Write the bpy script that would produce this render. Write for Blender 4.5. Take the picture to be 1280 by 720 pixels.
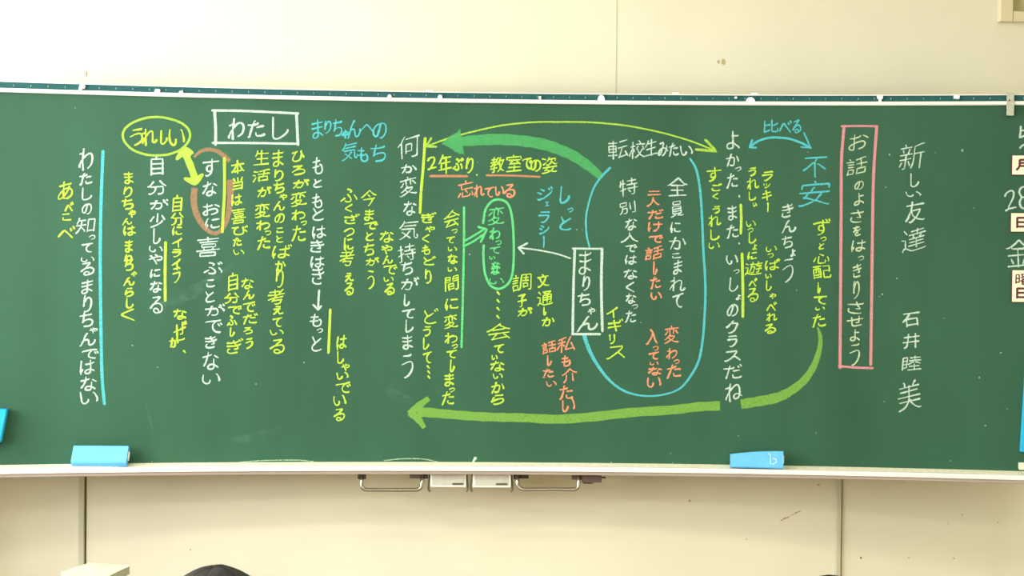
import bpy, bmesh, math, random
from mathutils import Vector, Matrix, noise
for o in list(bpy.data.objects): bpy.data.objects.remove(o)
SC = bpy.context.scene
COL = SC.collection
rnd = random.Random(7)

# ---------------------------------------------------------------- camera
cam = bpy.data.cameras.new('camera'); cam.lens = 50.625; cam.sensor_width = 36; cam.clip_start = 0.05
co = bpy.data.objects.new('camera', cam); COL.objects.link(co); SC.camera = co
co.matrix_world = Matrix(((0.99883641, -0.00901144, -0.04737741, 0),
                          (-0.04724148, 0.01474238, -0.9987747, 0),
                          (0.00969886, 0.99985072, 0.01429951, 1.55),
                          (0, 0, 0, 1)))
# ---------------------------------------------------------------- sky
w = bpy.data.worlds.new('sky'); SC.world = w; w.use_nodes = True
bg = w.node_tree.nodes['Background']; bg.inputs[0].default_value = (0.80, 0.90, 1.0, 1); bg.inputs[1].default_value = 1.0
# ---------------------------------------------------------------- large lights
def area(name, loc, rot, sx, sy, power, col):
    l = bpy.data.lights.new(name, 'AREA'); l.shape = 'RECTANGLE'; l.size = sx; l.size_y = sy
    l.energy = power; l.color = col
    o = bpy.data.objects.new(name, l); COL.objects.link(o); o.location = loc; o.rotation_euler = rot
    return o
PI = math.pi
WIN_Y0, WIN_Y1, SILL, HEAD = 0.4, 4.3, 1.0, 2.75     # the row of windows in the left wall
WALLX = -2.9
area('window_daylight', (WALLX-0.25, (WIN_Y0+WIN_Y1)/2, (SILL+HEAD)/2), (0, -PI/2, 0), HEAD-SILL, WIN_Y1-WIN_Y0, 330, (0.93, 0.98, 1.0))
for k, (lx, ly) in enumerate(((-1.2, 2.4), (1.4, 2.4), (-1.2, 0.6), (1.4, 0.6))):
    area('ceiling_light', (lx, ly, 2.93), (0, 0, 0), 1.2, 0.25, 27, (1.0, 0.98, 0.88))
# ---------------------------------------------------------------- exposure
SC.view_settings.view_transform = 'Standard'; SC.view_settings.look = 'None'
SC.view_settings.exposure = 0.0; SC.view_settings.gamma = 1.0; SC.view_settings.use_curve_mapping = False

# ---------------------------------------------------------------- helpers
def lin(c): return tuple((x/255/12.92 if x/255 <= .04045 else ((x/255+.055)/1.055)**2.4) for x in c) + (1,)
def mat(name, rgb, rough=.6, var=.06, scale=8., metal=0., spec=.5, bump=0., stretch=(1, 1, 1), rgb2=None, emit=0):
    m = bpy.data.materials.new(name); m.use_nodes = True; nt = m.node_tree; b = nt.nodes['Principled BSDF']
    b.inputs['Roughness'].default_value = rough; b.inputs['Metallic'].default_value = metal
    b.inputs['Specular IOR Level'].default_value = spec
    tc = nt.nodes.new('ShaderNodeTexCoord'); mp = nt.nodes.new('ShaderNodeMapping'); mp.inputs['Scale'].default_value = stretch
    n = nt.nodes.new('ShaderNodeTexNoise'); n.inputs['Scale'].default_value = scale; n.inputs['Detail'].default_value = 4
    nt.links.new(tc.outputs['Object'], mp.inputs[0]); nt.links.new(mp.outputs[0], n.inputs['Vector'])
    r = nt.nodes.new('ShaderNodeValToRGB'); nt.links.new(n.outputs['Fac'], r.inputs[0])
    c = lin(rgb); c2 = lin(rgb2) if rgb2 else None
    r.color_ramp.elements[0].position = .35; r.color_ramp.elements[1].position = .65
    if c2: r.color_ramp.elements[0].color = c; r.color_ramp.elements[1].color = c2
    else:
        r.color_ramp.elements[0].color = tuple(x*(1-var) for x in c[:3])+(1,)
        r.color_ramp.elements[1].color = tuple(min(1, x*(1+var)) for x in c[:3])+(1,)
    nt.links.new(r.outputs[0], b.inputs['Base Color'])
    if bump:
        bp = nt.nodes.new('ShaderNodeBump'); bp.inputs['Strength'].default_value = bump; bp.inputs['Distance'].default_value = .002
        nt.links.new(n.outputs['Fac'], bp.inputs['Height']); nt.links.new(bp.outputs[0], b.inputs['Normal'])
    return m
def chalk_mat(name, rgb, lo, hi, scale=420.):
    m = bpy.data.materials.new(name); m.use_nodes = True; nt = m.node_tree; b = nt.nodes['Principled BSDF']
    b.inputs['Base Color'].default_value = lin(rgb); b.inputs['Roughness'].default_value = 1; b.inputs['Specular IOR Level'].default_value = .05
    tc = nt.nodes.new('ShaderNodeTexCoord'); n = nt.nodes.new('ShaderNodeTexNoise'); n.inputs['Scale'].default_value = scale; n.inputs['Detail'].default_value = 3
    nt.links.new(tc.outputs['Object'], n.inputs['Vector'])
    mr = nt.nodes.new('ShaderNodeMapRange'); mr.inputs[1].default_value = .38; mr.inputs[2].default_value = .62
    mr.inputs[3].default_value = lo; mr.inputs[4].default_value = hi
    nt.links.new(n.outputs['Fac'], mr.inputs[0]); nt.links.new(mr.outputs[0], b.inputs['Alpha'])
    return m

def obj(name, bm, m, parent=None, loc=None, smooth=False):
    me = bpy.data.meshes.new(name); bmesh.ops.recalc_face_normals(bm, faces=bm.faces[:]) if not smooth == 'keep' else None
    bm.to_mesh(me); bm.free()
    if m: me.materials.append(m)
    if smooth is True:
        for p in me.polygons: p.use_smooth = True
    o = bpy.data.objects.new(name, me); COL.objects.link(o)
    if loc: o.location = loc
    if parent: o.parent = parent
    return o
def tag(o, label=None, cat=None, group=None, kind=None):
    for k, v in (('label', label), ('category', cat), ('group', group), ('kind', kind)):
        if v: o[k] = v
    return o
def empty(name, loc=(0, 0, 0), rz=0):
    o = bpy.data.objects.new(name, None); COL.objects.link(o); o.location = loc; o.rotation_euler = (0, 0, rz); return o
def box(bm, x0, x1, y0, y1, z0, z1, bevel=0, mtx=None):
    v = [bm.verts.new((x, y, z)) for x in (x0, x1) for y in (y0, y1) for z in (z0, z1)]
    fs = [bm.faces.new([v[i] for i in q]) for q in ((0, 1, 3, 2), (4, 6, 7, 5), (0, 4, 5, 1), (2, 3, 7, 6), (0, 2, 6, 4), (1, 5, 7, 3))]
    if bevel:
        r = bmesh.ops.bevel(bm, geom=list({e for f in fs for e in f.edges}), offset=bevel, segments=2, affect='EDGES', profile=.5)
        v = list({q for f in r['faces'] for q in f.verts})
    if mtx: bmesh.ops.transform(bm, matrix=mtx, verts=list(v))
    return v
def tube(bm, pts, r, n=10, cap=True):
    pts = [Vector(p) for p in pts]; rings = []; up = None
    for i, p in enumerate(pts):
        t = (pts[min(i+1, len(pts)-1)]-pts[max(i-1, 0)]).normalized()
        if up is None: up = t.orthogonal().normalized()
        up = (up - t*up.dot(t)).normalized(); sd = t.cross(up)
        rr = r[i] if isinstance(r, (list, tuple)) else r
        rings.append([bm.verts.new(p+(up*math.cos(2*PI*k/n)+sd*math.sin(2*PI*k/n))*rr) for k in range(n)])
    for a, b in zip(rings[:-1], rings[1:]):
        for k in range(n): bm.faces.new((a[k], a[(k+1) % n], b[(k+1) % n], b[k]))
    if cap: bm.faces.new(rings[0]); bm.faces.new(rings[-1])

# the chalkboard is a shallow cylinder, hollow side to the class: s runs along it, off is height above its face
BD, BR, BX = 4.8027, 10.0163, 0.0261
TOP, BOT = 2.0957, 0.8957
S0, S1 = -1.70, 1.925
def BP(s, z, off=0.0):
    th = s/BR; r = BR-off
    return Vector((BX+r*math.sin(th), BD-BR+r*math.cos(th), z))
def sweep(bm, prof, s0, s1, n=48):
    rings = []
    for i in range(n+1):
        s = s0+(s1-s0)*i/n
        rings.append([bm.verts.new(BP(s, z, off)) for off, z in prof])
    k = len(prof)
    for a, b in zip(rings[:-1], rings[1:]):
        for j in range(k): bm.faces.new((a[j], a[(j+1) % k], b[(j+1) % k], b[j]))
    bm.faces.new(rings[0]); bm.faces.new(rings[-1])
def bmat(s, z, off=0.0):      # local frame on the board: x along, y into the wall, z up
    th = s/BR
    return Matrix.Translation(BP(s, z, off)) @ Matrix.Rotation(-th, 4, 'Z')

# ---------------------------------------------------------------- materials
M = dict(
    wall=mat('painted_wall', (227, 222, 197), .75, .02, 3, bump=.05),
    plain=mat('plain_wall', (215, 210, 190), .8, .03, 2),
    strip=mat('joint_strip', (194, 192, 164), .6, .02, 5),
    floor=mat('wooden_floor', (160, 138, 104), .4, .15, 4, stretch=(1, 8, 1)),
    ceiling=mat('ceiling_board', (235, 233, 225), .9, .03, 30),
    alu=mat('white_aluminium', (236, 234, 226), .35, .02, 10),
    alu2=mat('grey_lip', (186, 172, 165), .5, .03, 10),
    felt=mat('teal_felt', (22, 84, 84), .8, .12, 120),
    steel=mat('steel', (176, 174, 162), .25, .03, 20, metal=1),
    logo=mat('pale_print', (186, 224, 240), .6, .02, 40),
    dsteel=mat('dull_spring_steel', (120, 116, 96), .45, .1, 60, metal=.6),
    dustm=mat('tray_dust', (242, 236, 206), .9, .1, 90),
    dark=mat('dark_plastic', (52, 46, 42), .5, .1, 30),
    blockm=mat('brown_grey_plastic', (96, 80, 72), .5, .1, 30),
    grey=mat('light_grey_plastic', (196, 194, 180), .5, .04, 60),
    blue=mat('light_blue_plastic', (98, 184, 232), .45, .05, 30),
    blue2=mat('blue_cloth', (62, 140, 196), .9, .08, 200),
    cyanp=mat('cyan_plastic', (32, 178, 226), .4, .05, 20),
    card=mat('cream_card', (246, 238, 200), .5, .02, 20),
    maroon=mat('maroon_ink', (88, 34, 44), .6, .05, 40),
    frame=mat('cream_frame', (218, 206, 170), .5, .03, 12, stretch=(1, 1, .2)),
    panel=mat('picture_print', (196, 178, 132), .6, .1, 7, rgb2=(160, 166, 112)),
    mottle=mat('mottled_metal', (150, 158, 140), .5, .1, 260, metal=.3, rgb2=(205, 208, 190)),
    white=mat('white_plastic', (248, 250, 244), .5, .02, 40),
    paper=mat('cream_paper', (236, 230, 190), .8, .05, 20, rgb2=(212, 224, 178)),
    paperedge=mat('page_edges', (200, 200, 176), .9, .1, 300, stretch=(.05, .05, 1)),
    wood=mat('brown_wood', (120, 82, 52), .5, .15, 6, stretch=(1, 6, 1)),
    hair=mat('black_hair', (9, 8, 9), .4, .3, 220, spec=.28, bump=.25, stretch=(1, 1, .15)),
    skin=mat('skin', (226, 178, 148), .5, .03, 20),
    shirt=mat('white_shirt', (228, 230, 232), .8, .03, 60),
    navy=mat('navy_cloth', (38, 46, 74), .85, .08, 80),
    black=mat('black_eye', (15, 12, 12), .2, .02, 20),
    lip=mat('lips', (190, 110, 100), .5, .02, 20),
    stain=mat('tape_residue', (190, 168, 120), .8, .1, 90),
    spot=mat('spot_and_joint_shade', (105, 92, 70), .8, .1, 90),
    scuff=chalk_mat('reddish_scuff', (186, 140, 112), 0.0, .75, 260),
)
CH = dict(
    white=chalk_mat('white_chalk', (208, 230, 214), .5, .97), pale=chalk_mat('pale_chalk', (208, 226, 184), .5, .97),
    yellow=chalk_mat('yellow_chalk', (196, 234, 78), .56, 1), lime=chalk_mat('lime_chalk', (176, 220, 84), .5, .97),
    lime_solid=chalk_mat('strong_lime_chalk', (180, 228, 86), .65, 1),
    cyan=chalk_mat('blue_chalk', (92, 198, 206), .55, 1), orange=chalk_mat('orange_chalk', (248, 158, 120), .56, 1),
    brick=chalk_mat('faded_orange_chalk', (216, 146, 108), .5, .9),
    mint=chalk_mat('green_chalk', (108, 218, 136), .55, 1), pink=chalk_mat('pink_chalk', (222, 150, 156), .6, 1),
    band_green=chalk_mat('rubbed_green_chalk', (90, 184, 110), .5, .8, 600), band_olive=chalk_mat('rubbed_lime_chalk', (136, 188, 84), .52, .8, 600),
    band_brown=chalk_mat('rubbed_orange_chalk', (184, 142, 110), .42, .7, 600), dust=chalk_mat('chalk_dust', (190, 220, 180), .3, .7, 200), haze=chalk_mat('wiped_haze', (150, 196, 170), 0, .09, 40),
)
# board face: dark green enamel with wiped chalk haze and vertical wiping streaks
bmm = bpy.data.materials.new('green_board'); bmm.use_nodes = True; nt = bmm.node_tree; b = nt.nodes['Principled BSDF']
b.inputs['Roughness'].default_value = .62; b.inputs['Specular IOR Level'].default_value = .35
tc = nt.nodes.new('ShaderNodeTexCoord')
def nz(scale, st, det=4):
    mp = nt.nodes.new('ShaderNodeMapping'); mp.inputs['Scale'].default_value = st; n = nt.nodes.new('ShaderNodeTexNoise')
    n.inputs['Scale'].default_value = scale; n.inputs['Detail'].default_value = det
    nt.links.new(tc.outputs['Object'], mp.inputs[0]); nt.links.new(mp.outputs[0], n.inputs['Vector']); return n.outputs['Fac']
ma = nt.nodes.new('ShaderNodeMath'); ma.operation = 'ADD'
nt.links.new(nz(1.6, (1, 1, 1)), ma.inputs[0]); nt.links.new(nz(5, (1, 1, .12)), ma.inputs[1])
mr = nt.nodes.new('ShaderNodeMapRange'); mr.inputs[1].default_value = .7; mr.inputs[2].default_value = 1.3
nt.links.new(ma.outputs[0], mr.inputs[0])
mx = nt.nodes.new('ShaderNodeMix'); mx.data_type = 'RGBA'
mx.inputs[6].default_value = lin((37, 80, 58)); mx.inputs[7].default_value = lin((46, 93, 67))
nt.links.new(mr.outputs[0], mx.inputs[0]); nt.links.new(mx.outputs[2], b.inputs['Base Color'])
M['board'] = bmm

# ================================================================ the room
def wallbox(name, *a, m=None, bevel=0):
    bm = bmesh.new(); box(bm, *a, bevel=bevel); return tag(obj(name, bm, m or M['wall']), kind='structure')
WY = 4.95; XR = 3.3; YB = -3.2; ZC = 3.0
wb = wallbox('wall_back', WALLX-.15, XR+.15, WY, WY+.15, 0, ZC)
wallbox('floor', WALLX-.15, XR+.15, YB-.15, WY+.15, -.1, 0, m=M['floor'])
wallbox('ceiling', WALLX-.15, XR+.15, YB-.15, WY+.15, ZC, ZC+.1, m=M['ceiling'])
wallbox('wall_right', XR, XR+.15, YB, WY, 0, ZC, m=M['plain'])
wallbox('wall_front', WALLX-.15, XR+.15, YB-.15, YB, 0, ZC, m=M['plain'])
bm = bmesh.new()
box(bm, WALLX-.15, WALLX, YB, WY, 0, SILL); box(bm, WALLX-.15, WALLX, YB, WY, HEAD, ZC)
box(bm, WALLX-.15, WALLX, YB, WIN_Y0, SILL, HEAD); box(bm, WALLX-.15, WALLX, WIN_Y1, WY, SILL, HEAD)
tag(obj('wall_left', bm, M['plain']), kind='structure')
for k in range(3):                                     # window frames in the left wall
    a = WIN_Y0+(WIN_Y1-WIN_Y0)*k/3; c = a+(WIN_Y1-WIN_Y0)/3
    bm = bmesh.new()
    for q in ((a, a+.05, SILL, HEAD), (c-.05, c, SILL, HEAD), (a+.05, c-.05, SILL, SILL+.05), (a+.05, c-.05, HEAD-.05, HEAD), ((a+c)/2-.025, (a+c)/2+.025, SILL+.05, HEAD-.05)):
        box(bm, WALLX-.11, WALLX-.05, q[0], q[1], q[2], q[3])
    tag(obj('window_%d' % (k+1), bm, M['alu']), kind='structure')
# joint cover strips on the front wall below the board, and a fine joint above it
for k, (px, wd) in enumerate(((-1.2215, .019), (1.3805, .0185))):
    bm = bmesh.new(); box(bm, px-wd/2, px+wd/2, WY-.012, WY, 0, 1.05, bevel=.003)
    tag(obj('trim_%d' % (k+1), bm, M['strip']), kind='structure')
    bm = bmesh.new(); box(bm, px+wd/2, px+wd/2+.005, WY-.0006, WY+.001, 0, 1.05)
    tag(obj('joint_gap_shade', bm, M['spot'], wb))  # dark strip painting in the shadow at the gap right of each cover strip
bm = bmesh.new(); box(bm, .5855, .5875, WY-.0012, WY, 2.14, ZC)
tag(obj('trim_3', bm, M['strip']), kind='structure')
def blot(x, z, rx, rz, m, name, seed=0, ang=0):
    bm = bmesh.new(); r = random.Random(seed); vs = []
    for k in range(12):
        a = 2*PI*k/12; q = 1+r.uniform(-.25, .25); X = rx*q*math.cos(a); Z = rz*q*math.sin(a)
        vs.append(bm.verts.new((x+X*math.cos(ang)-Z*math.sin(ang), WY-.0015, z+X*math.sin(ang)+Z*math.cos(ang))))
    f = bm.faces.new(vs[::-1]); return obj(name, bm, m, wb, smooth='keep')
for (px, rx, rz, m, nm, ang) in (((0.9583, 4.9500, 2.2658), .006, .011, 'stain', 'tape_mark', 0), ((0.9415, 4.9500, 2.2683), .004, .007, 'stain', 'tape_mark', 0),
        ((1.4630, 4.9500, 0.5488), .0035, .004, 'spot', 'spot', 0), ((1.3101, 4.9500, 0.8031), .005, .004, 'scuff', 'spot', 0),
        ((1.1933, 4.9500, 0.6856), .02, .003, 'scuff', 'scuff_mark', .45), ((1.2324, 4.9500, 0.7052), .02, .002, 'scuff', 'scuff_mark', .45),
        ((1.0593, 4.9500, 0.6129), .003, .003, 'scuff', 'spot', 0), ((1.6330, 4.9500, 0.5488), .004, .003, 'scuff', 'spot', 0), ((1.7923, 4.9500, 0.5460), .004, .003, 'scuff', 'spot', 0),
        ((1.8213, 4.9500, 0.7005), .003, .003, 'scuff', 'spot', 0), ((1.9472, 4.9500, 0.6726), .003, .003, 'scuff', 'spot', 0), ((1.7706, 4.9500, 0.6696), .003, .003, 'scuff', 'spot', 0),
        ((0.8588, 4.9500, 0.7463), .004, .004, 'scuff', 'spot', 0), ((-0.8559, 4.9500, 0.5759), .003, .004, 'scuff', 'spot', 0), ((-1.2153, 4.9500, 2.1923), .003, .012, 'stain', 'tape_mark', 0)):
    blot(px[0], px[2], rx, rz, M[m], nm, int(px[0]*100) % 97, ang)
# ceiling light fittings
for lx, ly in ((-1.2, 2.4), (1.4, 2.4), (-1.2, .6), (1.4, .6)):
    bm = bmesh.new(); box(bm, lx-.62, lx+.62, ly-.15, ly+.15, 2.94, 3.0, bevel=.01)
    tag(obj('ceiling_lamp', bm, M['white']), 'white ceiling lamp fitting %s %s' % ('on the left side' if lx < 0 else 'on the right side', 'near the board' if ly > 2 else 'over the middle of the room'), 'lamp')

# ================================================================ the chalkboard
cb = tag(empty('chalkboard', (0, 4.8, BOT)), 'wide curved green chalkboard covered in Japanese chalk writing', 'chalkboard')
def cpart(name, bm, m, smooth=False, label=None):
    o = obj(name, bm, m, cb, smooth=smooth); o.matrix_parent_inverse = Matrix.Translation((0, -4.8, -BOT))
    if label: o['label'] = label
    return o
bm = bmesh.new(); sweep(bm, ((0, BOT), (0, TOP), (-.03, TOP), (-.03, BOT)), S0, S1, 96); cpart('board_panel', bm, M['board'])
bm = bmesh.new(); sweep(bm, ((-.03, TOP), (.010, TOP), (.013, TOP+.003), (.013, TOP+.011), (.010, TOP+.013), (-.03, TOP+.013)), S0, S1, 64)
cpart('top_rail', bm, M['alu'], label='white top rail')
bm = bmesh.new(); sweep(bm, ((-.03, TOP+.013), (.004, TOP+.013), (.004, TOP+.0325), (-.03, TOP+.0325)), S0, S1, 64)
cpart('pinning_strip', bm, M['felt'], label='dark teal pinning strip')
bm = bmesh.new(); sweep(bm, ((-.03, TOP+.0325), (.009, TOP+.0325), (.009, TOP+.0355), (-.03, TOP+.0355)), S0, S1, 64)
cpart('top_lip', bm, M['alu'])
bm = bmesh.new(); s = S0+.02
while s < S1:
    mt = bmat(s, TOP+.0225, .004)
    box(bm, -.0008, .0008, -.0012, .001, -.003, .003, mtx=mt); s += .053
tag(cpart('staple_row', bm, M['mottle']), kind='stuff')
bm = bmesh.new()
sweep(bm, ((-.03, BOT), (.078, BOT-.002), (.083, BOT+.001), (.088, BOT), (.089, BOT-.014), (.084, BOT-.0165), (-.03, BOT-.0165)), S0, S1, 64)
cpart('chalk_tray', bm, M['alu'], label='white aluminium chalk tray')
bm = bmesh.new(); sweep(bm, ((.0005, BOT-.0005), (.0005, BOT+.0028), (.03, BOT+.0008), (.05, BOT), (.054, BOT-.0012)), S0+.01, S1-.01, 64)
cpart('dust_layer', bm, M['dustm'], label='yellowish chalk dust lying in the tray')
bm = bmesh.new(); sweep(bm, ((-.02, BOT-.0165), (.080, BOT-.0165), (.078, BOT-.026), (.070, BOT-.029), (-.02, BOT-.029)), S0, S1, 64)
cpart('tray_lip', bm, M['alu2'], label='pinkish grey lower lip of the tray')
for s, nm in ((S0, 'side_frame'), (S1, 'side_frame')):
    bm = bmesh.new(); sweep(bm, ((-.035, BOT-.03), (.014, BOT-.03), (.014, TOP+.036), (-.035, TOP+.036)), s-(.018 if s < 0 else 0), s+(0 if s < 0 else .018), 1)
    cpart(nm, bm, M['alu'])
# brackets that carry the board on the wall
for s in (-1.5, -.5, .6, 1.7):
    for z in (1.2, 1.8):
        p = BP(s, z, -.03); bm = bmesh.new(); box(bm, p.x-.03, p.x+.03, p.y-.01, WY, z-.02, z+.02); cpart('wall_bracket', bm, M['alu'])
bm = bmesh.new()
mt = bmat(1.8652, 0.9231, .07); box(bm, -.006, .02, -.012, .01, -.01, .012, bevel=.002, mtx=mt); cpart('tray_end_clip', bm, M['card'])

# handles and latch boxes under the tray
def handle(pts, name='handle'):
    bm = bmesh.new()
    P_ = [BP(s, z, o) for s, z, o in pts]
    sm = []
    for i in range(len(P_)):                           # round the corners
        if i in (0, len(P_)-1): sm.append(P_[i]); continue
        a = P_[i-1]; b_ = P_[i]; c = P_[i+1]
        d1 = (a-b_); d2 = (c-b_); k1 = min(.02, d1.length*.45); k2 = min(.02, d2.length*.45)
        q0 = b_+d1.normalized()*k1; q2 = b_+d2.normalized()*k2
        for t in (0, .25, .5, .75, 1): sm.append(q0*(1-t)**2+b_*2*t*(1-t)+q2*t*t)
    tube(bm, sm, .0065, 12); return cpart(name, bm, M['steel'], smooth=True, label='bent steel lifting handle')
h1 = handle(((-0.2920, 0.8613, .05), (-0.2926, 0.8140, .06), (-0.0934, 0.8139, .06), (-0.0912, 0.8613, .05)))
h2 = handle(((0.2223, 0.8625, .05), (0.2251, 0.8163, .06), (0.4300, 0.8178, .06), (0.4260, 0.8640, .05)))
def bbox(x0, y0, x1, y1, o0, o1, name, m, bevel=.001, label=None, parent=None):
    s0, z1, s1, z0 = x0, y0, x1, y1
    mt = bmat((s0+s1)/2, (z0+z1)/2, 0); bm = bmesh.new()
    box(bm, -(s1-s0)/2, (s1-s0)/2, -o1, -o0, -(z1-z0)/2, (z1-z0)/2, bevel=bevel, mtx=mt)
    o = cpart(name, bm, m, label=label)
    if parent: o.parent = parent
    return o
bbox(-0.3052, 0.8666, -0.2774, 0.8481, .03, .055, 'handle_mount', M['dark'], .003)
bbox(-0.1336, 0.8639, -0.0858, 0.8494, .02, .045, 'handle_mount', M['blockm'])
bbox(-0.0859, 0.8613, -0.0726, 0.8495, .02, .05, 'handle_mount', M['dark'])
bbox(0.2117, 0.8598, 0.2198, 0.8479, .02, .045, 'handle_mount', M['dark'])
bbox(0.2196, 0.8638, 0.2623, 0.8508, .02, .045, 'handle_mount', M['dark'])
bbox(0.4060, 0.8639, 0.4382, 0.8482, .02, .045, 'handle_mount', M['blockm'])
bbox(0.4393, 0.8628, 0.5048, 0.8396, .02, .05, 'bolt_housing', M['blockm'])
bbox(0.4436, 0.8390, 0.4756, 0.8353, .025, .045, 'bolt_housing', M['dark'], .0003)
bbox(0.5046, 0.8574, 0.5193, 0.8522, .03, .036, 'bolt', M['dark'], .0008)
def latch(x0, x1):
    return x0, x1
for (a0, b0, a1, b1, c0, d0, c1, d1, e0, f0, e1, f1) in (
        (-0.0648, 0.8672, 0.0538, 0.8220, -0.0581, 0.8627, 0.0470, 0.8291, 0.0085, 0.8361, 0.0444, 0.8299),
        (0.0759, 0.8676, 0.2027, 0.8213, 0.0839, 0.8618, 0.1947, 0.8279, 0.1533, 0.8361, 0.1907, 0.8297)):
    hb = bbox(a0, b0, a1, b1, .005, .05, 'latch_box', M['alu'], .0015, 'cream box under the tray middle')
    p_ = cb
    k1 = bbox(c0, d0, c1, d1, .0495, .0515, 'latch_face', M['grey'], .0003)
    k2 = bbox(e0, f0, e1, f1, .0513, .0528, 'latch_slot', M['blockm'], .0003)
    for s_, d_ in ((a0-.001, -1), (a1+.001, 1)):       # the bent spring clips at both sides
        bm = bmesh.new()
        pts = [BP(s_+d_*q*.001, b0+dz, .035) for q, dz in ((1, -.004), (2, -.02), (3.5, -.032), (5, -.045), (4.5, -.056), (1.5, -.062), (-1, -.058))]
        tube(bm, pts, .0034, 6); cpart('spring_clip', bm, M['dsteel'], smooth=True)

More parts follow.
